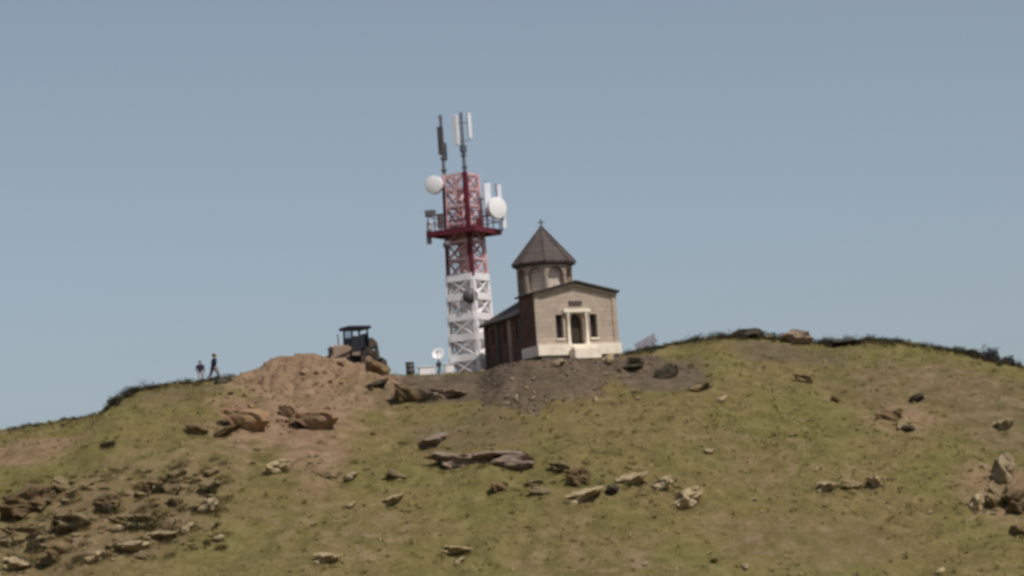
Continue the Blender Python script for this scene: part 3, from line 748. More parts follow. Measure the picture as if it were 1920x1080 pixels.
for s in (-1, 1):
    bm = NB(); box(bm, (0.95, s * 0.80, 1.52), (1.25, 0.5, 0.12), bev=0.04); obj('mudguard', bm, M_DGR, digger)
    bm = NB(); box(bm, (0.1, s * 0.68, 1.80), (1.05, 0.05, 0.95), bev=0.02); obj('cab_door', bm, M_DGR, digger)
def wheel(x, y, r, w):
    M = look_mat(Vector((x, y - w / 2, r)), (0, 1, 0))
    e = empty('wheel', (0, 0, 0)); e.parent = digger
    bm = NB(); lathe(bm, [(r * 0.55, 0.0), (r * 0.9, 0.0), (r, w * 0.15), (r, w * 0.85), (r * 0.9, w), (r * 0.55, w), (r * 0.55, 0)], M, 28)
    for k in range(16):
        t = 2 * math.pi * k / 16; box(bm, M @ Vector((math.cos(t) * r, math.sin(t) * r, w / 2)), (0.06, w * 0.9, 0.07), Matrix.Rotation(-t, 3, 'Y'))
    obj('tyre', bm, M_TYRE, e)
    bm = NB(); lathe(bm, [(0, w * 0.25), (r * 0.3, w * 0.2), (r * 0.45, w * 0.35), (r * 0.56, w * 0.1), (r * 0.56, w * 0.9), (r * 0.45, w * 0.65), (0, w * 0.75)], M, 20); obj('rim', bm, M_YEL, e)
for s in (-1, 1): wheel(-1.65, s * 0.82, 0.52, 0.34); wheel(0.75, s * 0.86, 0.74, 0.46)
for s in (-1, 1):
    bm = NB(); beam(bm, (-0.55, s * 0.56, 1.55), (-2.2, s * 0.56, 1.05), 0.12, 0.22); beam(bm, (-2.2, s * 0.56, 1.08), (-2.75, s * 0.56, 0.45), 0.12, 0.2); obj('loader_arm', bm, M_YEL, digger)
    bm = NB(); tube(bm, [(-0.9, s * 0.56, 0.95), (-2.05, s * 0.56, 1.05)], [0.05, 0.04], 8); obj('hydraulic_ram', bm, M_STEEL, digger)
def bucket(name, pts, y0, y1, mat, par):
    bm = NB()
    a = [bm.verts.new((x, y0, z)) for x, z in pts]; c = [bm.verts.new((x, y1, z)) for x, z in pts]
    for i in range(len(pts) - 1): bm.faces.new((a[i], a[i + 1], c[i + 1], c[i]))
    bm.faces.new(a); bm.faces.new(c[::-1])
    o = obj(name, bm, mat, par); md = o.modifiers.new('solid', 'SOLIDIFY'); md.thickness = 0.04
    return o
bk = bucket('front_bucket', [(-3.5, 0.12), (-2.85, 0.10), (-2.65, 0.30), (-2.70, 0.75), (-3.05, 0.95)], -1.05, 1.05, M_STEEL, digger)
for k in range(6):
    bm = NB(); box(bm, (-3.56, -0.9 + k * 0.36, 0.12), (0.16, 0.08, 0.04)); obj('tooth', bm, M_STEEL, bk)
bm = NB(); beam(bm, (1.2, 0, 0.95), (1.62, 0, 2.15), 0.24, 0.34); beam(bm, (1.60, 0, 2.1), (1.95, 0, 1.85), 0.22, 0.26); obj('boom', bm, M_STEEL, digger)
bm = NB(); beam(bm, (1.95, 0, 1.95), (2.15, 0, 0.85), 0.20, 0.26); obj('dipper_arm', bm, M_STEEL, digger)
bm = NB(); tube(bm, [(1.5, 0, 1.2), (1.85, 0, 2.0)], [0.06, 0.045], 8); obj('hydraulic_ram', bm, M_STEEL, digger)
bucket('rear_bucket', [(2.25, 0.95), (2.62, 0.75), (2.70, 0.35), (2.4, 0.12), (1.95, 0.25)], -0.45, 0.45, M_STEEL, digger)
for s in (-1, 1):
    bm = NB(); beam(bm, (1.35, s * 0.5, 1.0), (1.45, s * 1.1, 0.15), 0.14, 0.14); box(bm, (1.45, s * 1.12, 0.06), (0.4, 0.4, 0.08)); obj('stabiliser', bm, M_STEEL, digger)

# ------------------------------------------------------------------ small things at the foot of the tower
def on_ground(px, py, Y):
    p = at(px, py, Y); p[2] = float(top_z(p[0], p[1])); return p
p = on_ground(824, 702, 6.0)
sd = empty('satellite_dish', p, 0)
tag(sd, 'small round white satellite dish on a dark stand beside the tower foot', 'satellite dish')
Md = look_mat(Vector((0, 0, 1.55)), (-0.15, -0.93, 0.34))
bm = NB(); lathe(bm, [(0, -0.10), (0.18, -0.08), (0.33, 0.0), (0.42, 0.09), (0.405, 0.10), (0.30, 0.02), (0, -0.06)], Md, 26); obj('reflector', bm, M_RADOME, sd, True)
bm = NB(); tube(bm, [Md @ Vector((0, -0.35, 0.03)), Md @ Vector((0, -0.05, 0.42))], [0.018, 0.018], 6); box(bm, Md @ Vector((0, -0.03, 0.42)), (0.09, 0.09, 0.12)); obj('feed_arm', bm, M_BOX, sd)
bm = NB(); tube(bm, [(0, 0.12, -0.1), (0, 0.12, 1.5)], [0.05, 0.05], 8)
for t in (0.3, 2.4, 4.5): tube(bm, [(0, 0.12, 0.75), (0.42 * math.cos(t), 0.12 + 0.42 * math.sin(t), -0.1)], [0.03, 0.03], 6)
box(bm, (0, 0.1, 0.85), (0.36, 0.2, 0.3)); obj('stand', bm, M_BOX, sd)
def cabinet(px, py, Y, w, h, label):
    p = on_ground(px, py, Y); e = empty('equipment_cabinet', p, R(8)); tag(e, label, 'cabinet', 'equipment cabinets at the tower foot')
    bm = NB(); box(bm, (0, 0, h / 2 + 0.05), (w, 0.6, h), bev=0.02); obj('cabinet_body', bm, M_WHITE, e)
    bm = NB(); box(bm, (0, -0.31, h / 2 + 0.06), (w * 0.86, 0.03, h * 0.86), bev=0.005); d = obj('door', bm, M_WHITE, e)
    bm = NB(); box(bm, (w * 0.33, -0.335, h / 2), (0.03, 0.03, 0.14)); obj('handle', bm, M_IRON, d)
    bm = NB(); box(bm, (0, 0, h + 0.08), (w + 0.12, 0.74, 0.06)); obj('cabinet_roof', bm, M_WHITE, e)
    bm = NB(); box(bm, (0, 0, -0.1), (w + 0.2, 0.8, 0.3)); obj('base', bm, M_PLINTH, e)
cabinet(800, 704, 7.4, 1.05, 0.75, 'low white equipment cabinet between the dark drum and the satellite dish')
cabinet(843, 703, 7.4, 0.62, 1.0, 'narrow white equipment cabinet against the tower foot')
p = on_ground(770, 705, 5.2); e = empty('oil_drum', p, 0); tag(e, 'dark upright metal drum between the digger and the tower', 'drum')
bm = NB(); lathe(bm, [(0.0, -0.05), (0.29, -0.05), (0.29, 0.28), (0.31, 0.30), (0.29, 0.32), (0.29, 0.58), (0.31, 0.60), (0.29, 0.62), (0.29, 0.88), (0.31, 0.90), (0.28, 0.90), (0.27, 0.87), (0, 0.87)], Matrix.Identity(4), 22); obj('drum_shell', bm, M_BOX, e, True)
bm = NB(); lathe(bm, [(0.04, 0.87), (0.04, 0.91), (0, 0.91)], Matrix.Translation((0.15, 0, 0)), 8); obj('bung', bm, M_STEEL, e)
# pale sheet leaning on the crest beside the church
p = on_ground(1212, 655, 7.5); e = empty('leaning_slab', p, R(-12)); tag(e, 'pale grey slab leaning on the crest beside the church', 'slab')
bm = NB(); box(bm, (0, 0, 0.50), (1.55, 0.10, 0.62), Matrix.Rotation(R(-24), 3, 'Y') @ Matrix.Rotation(R(-18), 3, 'X'), bev=0.015); obj('sheet', bm, simple('weathered_sheet', (0.27, 0.26, 0.31), 0.6), e)
bm = NB(); beam(bm, (0.5, 0.45, -0.1), (0.45, 0.08, 0.75), 0.09); beam(bm, (-0.5, 0.4, -0.1), (-0.5, 0.06, 0.35), 0.09); obj('prop', bm, M_STEEL, e)

# ------------------------------------------------------------------ rocks
def rock_mesh(seed, sub=3, cuts=9, flat=0.62, mat=M_TAN, ns=1.0, ragged=1.0):
    r = np.random.default_rng(seed)
    bm = bmesh.new(); bmesh.ops.create_icosphere(bm, subdivisions=sub, radius=1.0)
    V = np.array([v.co for v in bm.verts])
    for _ in range(cuts):
        nrm = r.normal(size=3); nrm /= np.linalg.norm(nrm); d = r.uniform(0.42, 0.82)
        h = V @ nrm; k = np.maximum(h - d, 0); V = V - k[:, None] * nrm[None, :] * 0.92
    if ragged > 0:                                       # ragged outcrop: ridged, broken outline
        q = np.stack([V[:, 0] * 1.5 + V[:, 2] * 0.7, V[:, 1] * 1.5 + V[:, 2] * 1.1], -1)
        rg = 1 - np.abs(vn(q[:, 0] + seed, q[:, 1], seed)) * 1.6 + 0.5 * np.abs(vn(q[:, 0] * 2.3, q[:, 1] * 2.3 + seed, seed + 3))
        V = V * (1 + ragged * (0.38 * rg - 0.28))[:, None]
    V += 0.09 * ns * np.stack([vn(V[:, 1] * 2.3 + seed, V[:, 2] * 2.3, seed + i) for i in range(3)], -1)
    V += 0.035 * ns * np.stack([vn(V[:, 0] * 6 + V[:, 2] * 3, V[:, 1] * 6 + V[:, 2] * 4, seed + 9 + i) for i in range(3)], -1)
    V[:, 2] = np.where(V[:, 2] > 0, V[:, 2] * 0.8, V[:, 2])
    k = 1 + 0.55 * np.clip(V[:, 2] - 0.2, -1, 0.3); V[:, 0] *= k; V[:, 1] *= k        # undercut: narrow at the foot
    V /= np.abs(V).max(0)[None, :]
    for v, c in zip(bm.verts, V): v.co = c
    me = bpy.data.meshes.new('rock'); bm.to_mesh(me); bm.free(); me.materials.append(mat)
    return me
MATS = {'p': M_PALE, 't': M_TAN, 'b': M_BROWN, 'm': M_PURP, 'd': M_DARKR, 'c': M_CLAY}
RMESH = {k: [rock_mesh(100 + 13 * i + ord(k), 3, 10 + i % 4, mat=MATS[k], ragged=0.55) for i in range(5)] for k in MATS}
RMESH['C'] = [rock_mesh(523 + 7 * i, 4, 16, mat=M_CLAY, ns=1.1, ragged=0.45) for i in range(3)]
RBIG = {k: [rock_mesh(700 + 13 * i + ord(k), 4, 14, mat=MATS[k], ns=1.5) for i in range(2)] for k in MATS}
rr = random.Random(5)
FOOT_SHADE = []
def rock(px, py, w, h, k, label, group=None, name='boulder', sink=0.42, tilt=0.25, cat='boulder', big=False, sky=False):
    p = crest(px, 4) if sky else hit(px, py + h * 0.35)
    s = PXM * 200 / (200 + p[1])
    a, c = w / 2 / s, h / 2 / s
    o = link(name, rr.choice((RBIG if big else RMESH)[k]))
    o.scale = (a * 1.04, (a * 0.75 + c * 0.6) * rr.uniform(0.8, 1.1), c * 1.15)
    o.rotation_euler = (rr.uniform(-tilt, tilt) * 0.5 + 0.12, rr.uniform(-tilt, tilt), rr.uniform(-0.5, 0.5))
    o.location = Vector((p[0], p[1], p[2] + c * (1 - 2 * sink) * 0.9))
    if w > 26 and k in 'tpbm' and py > 790: FOOT_SHADE.append((p[0], p[1], a, c))
    return tag(o, label, cat, group)
# earth blocks slumped out of the heap
rock(474, 778, 120, 58, 'C', 'largest orange clay block slumped at the foot of the earth heap', cat='clay block', name='clay_block', sink=0.33)
rock(600, 780, 100, 52, 'C', 'tan clay block at the foot of the heap, nearest the church side', cat='clay block', name='clay_block', sink=0.33)
rock(545, 762, 40, 50, 'C', 'narrow upright clay block between the two big slumped ones', cat='clay block', name='clay_block', sink=0.4)
rock(425, 800, 60, 22, 'b', 'flat brown rock just beside the largest clay block', cat='rock', name='rock')
rock(372, 800, 50, 26, 'b', 'brown rock on the grass away from the clay blocks, towards the walkers', cat='rock', name='rock')
# between heap and church
rock(708, 712, 56, 30, 'd', 'dark brown boulder added as heap shadow beside the digger')  # dark boulder added where small heaps cast shadow
rock(765, 735, 84, 42, 'b', 'broad brown boulder added as a shaded mound between heap and church', big=True)  # boulder added in place of a mound with a shaded underside
rock(838, 728, 70, 36, 'm', 'mauve brown boulder below the tower foot', big=True)
rock(700, 683, 60, 30, 'b', 'brown boulder lying against the back of the digger')
rock(1040, 674, 34, 22, 'p', 'pale rounded stone under the church plinth near the dark side wall', cat='stone', name='stone')
rock(1136, 669, 36, 22, 'p', 'pale rounded stone under the church plinth at its sunny corner', cat='stone', name='stone')
rock(966, 742, 12, 20, 'p', 'small pale upright stone on the earth bank below the side wall', cat='stone', name='stone')
rock(1116, 748, 13, 15, 'p', 'small pale stone on the earth bank below the church door', cat='stone', name='stone')
rock(1185, 682, 50, 20, 'd', 'dark flat rock at the edge of the bank by the church corner')
rock(1254, 692, 46, 36, 'd', 'dark pointed rock on the slope just past the church bank')
rock(1315, 722, 44, 18, 't', 'tan flat rock downhill from the dark pointed rock', cat='rock', name='rock')
# outcrop below the church
rock(885, 838, 175, 64, 'm', 'wide mauve grey outcrop slab in the middle of the slope', cat='outcrop', name='rock_outcrop', big=True, sink=0.5, tilt=0.1)
rock(962, 860, 90, 44, 'm', 'mauve grey block at the lower end of the wide outcrop slab', cat='outcrop', name='rock_outcrop', big=True, sink=0.4, tilt=0.1)
rock(812, 818, 60, 30, 'm', 'mauve grey block at the upper end of the wide outcrop slab', cat='outcrop', name='rock_outcrop', sink=0.4)
for (px, py, w, h, k, lb) in [
    (1050, 868, 44, 30, 't', 'tan boulder just below the end of the mauve outcrop'),
    (1085, 885, 60, 44, 'b', 'brown squarish boulder at the start of the rock row below the church'),
    (1095, 922, 84, 30, 'p', 'long low pale rock below the brown squarish boulder'),
    (1150, 912, 28, 32, 'd', 'small dark rock in the middle of the rock row'),
    (1185, 893, 70, 34, 'p', 'pale ridge rock at the upper middle of the rock row'),
    (1238, 903, 62, 28, 'p', 'pale ridge rock lower in the rock row'),
    (1286, 928, 76, 42, 'p', 'large pale rock with deep shadow at the lower end of the rock row'),
    (1000, 902, 40, 20, 't', 'small tan rock left over between outcrop and rock row'),
    (935, 908, 40, 22, 'b', 'small brown rock under the wide mauve outcrop'),
    (1010, 918, 44, 20, 't', 'flat tan rock lying below the small brown ones'),
    (516, 872, 66, 30, 'p', 'pale flat rock on the bare earth below the clay blocks'),
    (622, 888, 36, 22, 't', 'tan rock touching the pale one below the heap'),
    (652, 886, 34, 22, 'p', 'pale rock beside its tan neighbour below the heap'),
    (745, 888, 60, 20, 't', 'long tan rock halfway between heap and mauve outcrop'),
    (735, 932, 52, 24, 'p', 'pale rock alone in the grass below the mauve outcrop'),
    (652, 944, 30, 14, 'p', 'small pale flat stone in the grass below the heap'),
    (610, 1040, 56, 34, 'p', 'rounded pale rock low in the near grass'),
    (857, 1026, 66, 24, 'p', 'flat pale table shaped rock low in the near grass'),
    (858, 1048, 22, 22, 'p', 'pale stone under the table shaped rock'),
    (1548, 906, 40, 34, 'p', 'pale rock alone on the open slope'),
    (1596, 905, 50, 24, 't', 'tan rock between two pale ones on the open slope'),
    (1642, 896, 38, 40, 'p', 'upright pale rock beside the tan one on the open slope'),
    (1668, 776, 46, 30, 'b', 'reddish brown rock on the bare patch of the far slope'),
    (1686, 796, 20, 22, 'p', 'small pale stone under the reddish brown rock'),
    (1704, 796, 26, 28, 'd', 'small dark rock beside the reddish brown rock'),
    (1722, 740, 34, 24, 'd', 'dark rock in the middle of the tan bare slope'),
    (1880, 872, 62, 70, 'p', 'tallest pale rock of the cluster at the picture edge'),
    (1868, 922, 46, 60, 't', 'leaning tan rock below the tallest pale one'),
    (1830, 938, 40, 40, 'p', 'outlying pale rock of the cluster at the picture edge'),
    (1905, 930, 60, 56, 'b', 'brown rock at the very edge of the picture'),
    (1882, 790, 44, 40, 'p', 'pale rock high on the slope near the picture edge'),
    (1905, 990, 36, 26, 'b', 'small brown rock under the cluster at the picture edge'),
    (1505, 705, 40, 26, 't', 'tan rock below the ruined boulders of the crest'),
    (1350, 745, 26, 14, 'p', 'small pale stone on the slope under the crest boulders'),
    (1565, 745, 24, 16, 'b', 'small brown rock on the slope under the crest')]:
    rock(px, py, w, h, k, lb, big=(w > 38))
# boulders on the skyline
rock(1410, 636, 70, 26, 'd', 'long black boulder on the crest with a pale stone at its end', big=True, tilt=0.05, sky=True)
rock(1444, 640, 22, 20, 'p', 'pale stone set between two crest boulders', cat='stone', name='stone', sky=True)
rock(1494, 642, 62, 34, 'm', 'mauve boulder on the crest next to the pale stone', big=True, sky=True, sink=0.3)
rock(1590, 641, 90, 18, 'd', 'low dark rock ledge along the crest past the mauve boulder', big=True, tilt=0.03, sky=True)
rock(418, 712, 34, 16, 'd', 'dark rock on the crest beside the walkers')
# rock field low on the left
for (px, py, w, h, k, lb) in [
    (60, 925, 120, 66, 'b', 'big dark shaded rock at the upper end of the rock field'),
    (120, 905, 70, 34, 't', 'tan rock against the big dark shaded one in the rock field'),
    (140, 965, 90, 52, 't', 'broad tan rock in the heart of the rock field'),
    (205, 935, 62, 44, 'b', 'brown rock between the broad tan ones of the rock field'),
    (250, 968, 96, 50, 't', 'broad tan rock just above the pale slabs of the rock field'),
    (290, 900, 50, 28, 'b', 'brown rock at the upper edge of the rock field'),
    (322, 905, 40, 40, 'b', 'upright brown rock at the upper edge of the rock field'),
    (395, 905, 40, 30, 't', 'outermost tan rock of the rock field, towards the heap'),
    (388, 942, 50, 30, 'p', 'pale rock at the heap end of the rock field'),
    (300, 998, 70, 26, 'p', 'flat pale slab in the lower rock field'),
    (238, 1018, 80, 36, 'p', 'largest pale slab in the lower rock field'),
    (110, 1020, 70, 44, 'b', 'brown rock at the bottom of the rock field'),
    (28, 1050, 60, 30, 'p', 'pale rock in the bottom corner of the picture'),
    (40, 990, 80, 40, 't', 'tan rock by the picture edge in the rock field'),
    (175, 1040, 60, 22, 'p', 'thin pale slab below the rock field')]:
    rock(px, py, w, h, k, lb, big=(w > 45), sink=0.46)
for i in range(32):
    px = rr.uniform(10, 420); py = rr.uniform(885, 1060) - (px - 210) * 0.12
    w = rr.uniform(14, 40)
    rock(px, min(py, 1075), w, w * rr.uniform(0.45, 0.85), rr.choice('tttpp'), 'small weathered rock scattered through the rock field', 'small rocks of the rock field', name='field_rock', cat='rock')
for i in range(22):
    px = rr.uniform(430, 1900); py = rr.uniform(770, 1078)
    w = rr.uniform(7, 17)
    rock(px, py, w, w * rr.uniform(0.4, 0.6), rr.choice('pttt'), 'small pale stone scattered in the open grass of the slope', 'small stones in the grass', name='grass_stone', cat='stone')
for i in range(40):
    px = rr.uniform(900, 1230); py = rr.uniform(690, 790); w = rr.uniform(5, 13)
    rock(px, py, w, w * 0.7, rr.choice('mmtp'), 'small stone lying on the earth bank under the church', 'small stones on the earth bank', name='bank_stone', cat='stone')
for i in range(40):
    px = rr.uniform(430, 730); py = rr.uniform(680, 860); w = rr.uniform(5, 16)
    rock(px, py, w, w * 0.7, rr.choice('cccb'), 'small clod of earth on the orange heap', 'clods on the heap', name='earth_clod', cat='clod')
for (px, py, w) in [(1208, 1056, 16), (1342, 1047, 20), (1396, 1060, 20), (1762, 1068, 20), (1330, 843, 24)]:
    rock(px, py, w, w * 0.75, 'p', 'small pale stone scattered in the open grass of the slope', 'small stones in the grass', name='grass_stone', cat='stone')

# ------------------------------------------------------------------ plants
def leaf_mat(name, cols, rough=0.8, clump=0):
    m, n, l, b = new_mat(name, rough, 0, 0.2)
    g = n.new('ShaderNodeNewGeometry')
    c = ramp(n, l, g.outputs['Random Per Island'], [(i / (len(cols) - 1), c) for i, c in enumerate(cols)])
    if clump:
        f = noise_node(n, l, clump, 4, 0.7, g.outputs['Position'])
        c = mix(n, l, 1.0, c, ramp(n, l, f, [(0.3, (0.62, 0.68, 0.6)), (0.7, (1.3, 1.25, 1.2))]), 'MULTIPLY')
    l.new(c, b.inputs['Base Color']); return m
M_LEAF = leaf_mat('scrub_leaves', [(0.030, 0.030, 0.016), (0.055, 0.050, 0.024), (0.042, 0.034, 0.022), (0.085, 0.070, 0.035)])
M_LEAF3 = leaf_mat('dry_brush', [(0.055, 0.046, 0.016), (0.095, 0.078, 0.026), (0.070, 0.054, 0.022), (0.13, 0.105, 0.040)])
M_LEAF2 = leaf_mat('purple_scrub', [(0.022, 0.018, 0.024), (0.045, 0.034, 0.038), (0.06, 0.048, 0.042)])
M_TWIG = simple('twig', (0.06, 0.045, 0.032), 0.9)
M_BLADE = leaf_mat('dry_grass', [(0.125, 0.107, 0.038), (0.180, 0.150, 0.057), (0.225, 0.182, 0.080), (0.150, 0.127, 0.047), (0.28, 0.225, 0.115)], clump=1.1)
def tri_mesh(name, V, mat, parent=None):
    n = len(V) // 3
    me = bpy.data.meshes.new(name); me.vertices.add(n * 3); me.vertices.foreach_set('co', V.astype(np.float32).reshape(-1))
    me.loops.add(n * 3); me.loops.foreach_set('vertex_index', np.arange(n * 3, dtype=np.int32))
    me.polygons.add(n); me.polygons.foreach_set('loop_start', np.arange(0, n * 3, 3, dtype=np.int32)); me.update(calc_edges=True)
    me.materials.append(mat); return link(name, me, parent)
def leaves(n, rx, ry, rz, size, r):
    d = r.normal(size=(n, 3)); d /= np.linalg.norm(d, axis=1)[:, None]; d[:, 2] = np.abs(d[:, 2])
    rad = r.uniform(0.35, 1.0, n) ** 0.5
    lump = 0.75 + 0.35 * vn(d[:, 0] * 2.5 + 7, d[:, 1] * 2.5 + d[:, 2] * 2, int(r.integers(1000)))
    c = d * (rad * lump)[:, None] * np.array([rx, ry, rz])
    a = r.normal(size=(n, 3)); a /= np.linalg.norm(a, axis=1)[:, None]; b = r.normal(size=(n, 3)); b -= (a * b).sum(1)[:, None] * a; b /= np.linalg.norm(b, axis=1)[:, None]
    s = size * r.uniform(0.6, 1.4, n)[:, None]
    return np.stack([c - a * s, c + a * s, c + b * s * 1.1], 1).reshape(-1, 3)
def bush(px, py, w, h, label, mat=M_LEAF, n=900, sky=False):
    p = crest(px) if sky else hit(px, py); r = np.random.default_rng(int(px))
    e = empty('bush', p, 0); tag(e, label, 'bush')
    rx = w / 2 / PXM; rz = h / PXM
    f = tri_mesh('foliage', leaves(n, rx, rx * 0.9, rz, 0.055, r) + np.array([0, 0, -0.03]), mat, e); f['kind'] = 'stuff'
    bm = NB()
    for k in range(9):
        t = r.uniform(0, 6.28); q = r.uniform(0.4, 0.8)
        tube(bm, [(0, 0, -0.1), (q * rx * 0.4 * math.cos(t), q * rx * 0.4 * math.sin(t), rz * 0.4), (q * rx * math.cos(t), q * rx * math.sin(t), rz * 0.75)], [0.03, 0.018, 0.008], 5)
    obj('stems', bm, M_TWIG, e)
bush(1858, 690, 56, 34, 'dark purplish rounded bush on the crest near the picture edge', M_LEAF2, 1600, sky=True)
bush(1822, 682, 44, 18, 'low dark bush touching the rounded purplish one on the crest', M_LEAF, 900, sky=True)
bush(1892, 700, 40, 24, 'small purplish bush on the outer side of the rounded one', M_LEAF2, 800, sky=True)
bush(248, 748, 50, 24, 'dark bush in the notch of the crest far from the walkers', M_LEAF, 1200, sky=True)
bush(216, 766, 36, 18, 'small dark bush below the notch of the crest', M_LEAF, 800, sky=True)
bush(1190, 682, 44, 16, 'dark bush at the sunny foot of the church', M_LEAF, 700)
bush(1264, 700, 30, 24, 'dark bush beside the pointed rock past the church bank', M_LEAF, 700)
bush(60, 950, 60, 22, 'dark bush in the shade of the big rock of the rock field', M_LEAF, 900)
bush(118, 985, 60, 24, 'dark bush between the broad tan rocks of the rock field', M_LEAF, 900)
bush(255, 992, 70, 22, 'dark bush hanging over the pale slabs of the rock field', M_LEAF, 900)
bush(195, 962, 44, 22, 'small dark bush in the heart of the rock field', M_LEAF, 700)
bush(300, 920, 44, 20, 'small dark bush at the upper edge of the rock field', M_LEAF, 700)
bush(70, 1030, 60, 24, 'dark bush at the bottom of the rock field by the picture edge', M_LEAF, 800)
bush(392, 925, 34, 16, 'small dark bush at the heap end of the rock field', M_LEAF, 600)
bush(800, 752, 60, 22, 'dark bush in the dip below the drum and the tower', M_LEAF, 800)
bush(205, 836, 40, 12, 'low green bush alone on the slope above the rock field', M_LEAF, 600)
bush(1320, 728, 40, 14, 'low green bush on the open slope under the crest', M_LEAF, 600)
# scrub along the skyline: a mass nobody could count
chunks = []
r = np.random.default_rng(3)
for (x0, x1, hh, dens) in [(10, 205, 0.20, 1.8), (198, 290, 0.50, 3.0), (270, 440, 0.24, 2.6), (1172, 1300, 0.26, 3.0), (1280, 1400, 0.32, 3.6), (1380, 1470, 0.34, 3.6), (1470, 1540, 0.2, 2.2), (1530, 1640, 0.36, 3.6), (1640, 1800, 0.26, 3.0), (1790, 1915, 0.34, 3.2)]:
    ks = np.linspace(x0, x1, 14); pts = np.array([crest(k, 2) for k in ks])
    for k in range(int((x1 - x0) / PXM * 6 * dens)):
        q = r.uniform(x0, x1); p = [np.interp(q, ks, pts[:, i]) for i in range(2)]
        x = p[0]; y = p[1] + r.normal() * 0.5 - 0.25; s = r.uniform(0.5, 1.3); z = float(top_z(x, y))
        chunks.append(leaves(60, 0.36 * s, 0.34 * s, hh * s * 1.6, 0.04, r) + np.array([x, y, z - 0.03]))
skyline = chunks; chunks = []
for (x, y, a, c) in FOOT_SHADE:                            # brush added at the rock feet to imitate shaded undersides
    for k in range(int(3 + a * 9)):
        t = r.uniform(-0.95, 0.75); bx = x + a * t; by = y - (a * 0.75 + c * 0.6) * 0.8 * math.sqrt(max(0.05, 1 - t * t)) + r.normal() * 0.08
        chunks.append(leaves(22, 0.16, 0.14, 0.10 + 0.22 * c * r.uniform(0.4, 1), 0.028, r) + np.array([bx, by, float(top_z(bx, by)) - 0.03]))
for k in range(280):                                 # and low green brush through the rock field
    px = r.uniform(8, 430); py = r.uniform(880, 1060) - (px - 210) * 0.12; q = hit(px, min(py, 1076)); w_ = r.uniform(0.25, 0.75)
    chunks.append(leaves(int(120 * w_ / 0.4), w_, w_ * 0.8, w_ * r.uniform(0.4, 0.8), 0.04, r) + np.array([q[0], q[1], q[2] - 0.04]))
for (cx, cy, n_, sx_, sy_) in [(1180, 905, 30, 110, 22), (1860, 930, 20, 60, 50), (900, 850, 14, 100, 30), (600, 880, 14, 110, 20), (770, 735, 16, 60, 22), (1600, 900, 10, 70, 18), (1690, 785, 8, 50, 18), (1250, 690, 16, 70, 16), (500, 800, 16, 110, 12)]:  # last cluster: brush added for the dark shadow under the clay blocks
    for k in range(n_):
        q = hit(cx + r.normal() * sx_ * 0.6, cy + r.normal() * sy_ * 0.6); w_ = r.uniform(0.15, 0.42)
        chunks.append(leaves(int(110 * w_ / 0.4), w_, w_ * 0.8, w_ * r.uniform(0.4, 0.7), 0.04, r) + np.array([q[0], q[1], q[2] - 0.04]))
brush = tri_mesh('undergrowth_and_shade', np.concatenate(chunks), M_LEAF3)
tag(brush, 'dark olive brush between the slope rocks, added below them as shade', 'brush', kind='stuff')
chunks = skyline
scrub = tri_mesh('scrub', np.concatenate(chunks), M_LEAF)
tag(scrub, 'thin band of dark low scrub along the skyline of the hill', 'scrub', kind='stuff')
# grass
NT = 62000
x = r.uniform(-39, 41, NT); y = r.uniform(-44, 14, NT)
X_, Y_ = x[None, :], y[None, :]
cv = cover(X_, Y_, X_)[0]
dens = np.clip(1.05 - 0.95 * cv[:, 0] * 1.25 - 1.3 * cv[:, 1], 0.0, 1) * (0.35 + 0.65 * sstep(-0.35, 0.35, fbm(x / 2.5, y / 2.5, 91, 3)))
ok = (r.uniform(size=NT) < dens) & (np.maximum(bank_z(x, y), heap_z(x, y)) < ground_z(x, y) + 0.05)
x, y = x[ok], y[ok]; z = ground_z(x, y); nt = len(x)
B = []
for k in range(5):
    t = r.uniform(0, 2 * math.pi, nt); hgt = r.uniform(0.04, 0.14, nt) * (0.7 + 0.6 * sstep(-0.2, 0.5, fbm(x / 4, y / 4, 97, 2)))
    ox, oy = r.normal(size=nt) * 0.05, r.normal(size=nt) * 0.05; ln = r.uniform(0.02, 0.10, nt)
    w = 0.016
    b0 = np.stack([x + ox - w * np.sin(t), y + oy + w * np.cos(t), z - 0.02], -1); b1 = np.stack([x + ox + w * np.sin(t), y + oy - w * np.cos(t), z - 0.02], -1)
    tp = np.stack([x + ox + ln * np.cos(t), y + oy + ln * np.sin(t), z + hgt], -1)
    B.append(np.stack([b0, b1, tp], 1).reshape(-1, 3))
sel = r.uniform(size=nt) < 0.09                       # taller tussocks
x, y, z = x[sel], y[sel], z[sel]; nt = len(x)
for k in range(14):
    t = r.uniform(0, 2 * math.pi, nt); hgt = r.uniform(0.08, 0.24, nt); ln = r.uniform(0.08, 0.30, nt); w = 0.03
    ox, oy = r.normal(size=nt) * 0.09, r.normal(size=nt) * 0.09
    b0 = np.stack([x + ox - w * np.sin(t), y + oy + w * np.cos(t), z - 0.05], -1); b1 = np.stack([x + ox + w * np.sin(t), y + oy - w * np.cos(t), z - 0.05], -1)
    tp = np.stack([x + ox + ln * np.cos(t), y + oy + ln * np.sin(t), z + hgt], -1)
    B.append(np.stack([b0, b1, tp], 1).reshape(-1, 3))
T_ = np.concatenate(B[5:]); grass = tri_mesh('grass', np.concatenate(B[:5]), M_BLADE)
tag(grass, 'short dry olive grass growing all over the hillside', 'grass', kind='stuff')
tussocks = tri_mesh('tussock_grass', T_, leaf_mat('straw', [(0.22, 0.19, 0.075), (0.32, 0.27, 0.12), (0.27, 0.23, 0.09), (0.40, 0.33, 0.17)], clump=0.9))  # straw tones lightened to cancel the shadows of the tufts
tag(tussocks, 'taller straw coloured tufts standing in the hillside grass', 'grass', kind='stuff')

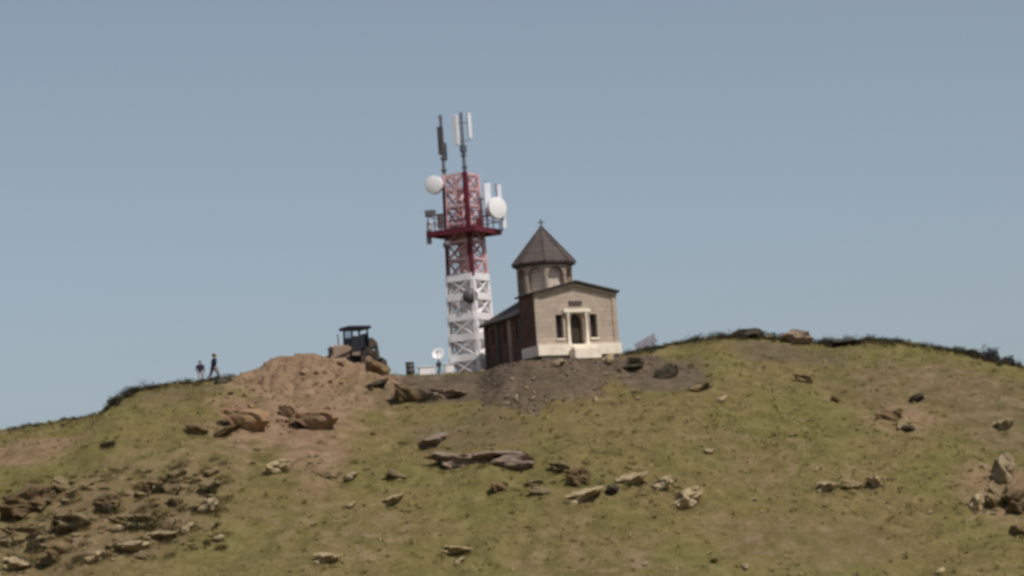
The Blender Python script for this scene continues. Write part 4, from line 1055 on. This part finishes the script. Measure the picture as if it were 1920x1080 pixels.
# ------------------------------------------------------------------ loose rubble on the dug earth
def rubble(n, x0, x1, y0, y1, zf, cols, name, label):
    x = r.uniform(x0, x1, n); y = r.uniform(y0, y1, n); z = zf(x, y); g = ground_z(x, y)
    ok = (z > g - 0.25) & (r.uniform(size=n) < 0.35 + 0.65 * sstep(-0.2, 0.4, fbm(x / 1.5, y / 1.5, 113, 3)))
    x, y, z = x[ok], y[ok], np.maximum(z, g)[ok]; m_ = len(x)
    sz = 0.025 + 0.11 * r.uniform(size=m_) ** 3
    base = np.array([(1, 0, 0), (0, 1, 0), (-1, 0, 0), (0, -1, 0), (0, 0, 1), (0, 0, -1)], float)
    V = base[None] * r.uniform(0.55, 1.25, (m_, 6, 3)) + r.normal(size=(m_, 6, 3)) * 0.22
    t = r.uniform(0, 6.28, m_); c, s_ = np.cos(t)[:, None], np.sin(t)[:, None]
    V = np.stack([V[..., 0] * c - V[..., 1] * s_, V[..., 0] * s_ + V[..., 1] * c, V[..., 2] * 0.8], -1) * sz[:, None, None]
    V += np.stack([x, y, z + sz * 0.25], -1)[:, None, :]
    F = np.array([(0, 1, 4), (1, 2, 4), (2, 3, 4), (3, 0, 4), (1, 0, 5), (2, 1, 5), (3, 2, 5), (0, 3, 5)])
    me = bpy.data.meshes.new(name); me.vertices.add(m_ * 6); me.vertices.foreach_set('co', V.astype(np.float32).reshape(-1))
    Q = (F[None] + np.arange(m_)[:, None, None] * 6).reshape(-1).astype(np.int32); nf = m_ * 8
    me.loops.add(nf * 3); me.loops.foreach_set('vertex_index', Q); me.polygons.add(nf); me.polygons.foreach_set('loop_start', np.arange(0, nf * 3, 3, dtype=np.int32)); me.update(calc_edges=True)
    me.materials.append(leaf_mat(name + '_earth', cols, 0.95)); tag(link(name, me), label, 'rubble', kind='stuff')
rubble(7000, HEAP[0][0] - 8, HEAP[0][0] + 8, -12, 6, heap_z, [(0.14, 0.08, 0.045), (0.24, 0.155, 0.095), (0.34, 0.24, 0.16), (0.20, 0.125, 0.07)], 'clod_rubble', 'loose orange crumbs of earth strewn over the dug heap')
rubble(9000, CH_O[0] - 11, CH_O[0] + 9, -10, 6, bank_z, [(0.06, 0.045, 0.035), (0.12, 0.09, 0.068), (0.22, 0.175, 0.135), (0.09, 0.068, 0.05)], 'bank_rubble', 'loose grey crumbs of earth and stone strewn over the church bank')
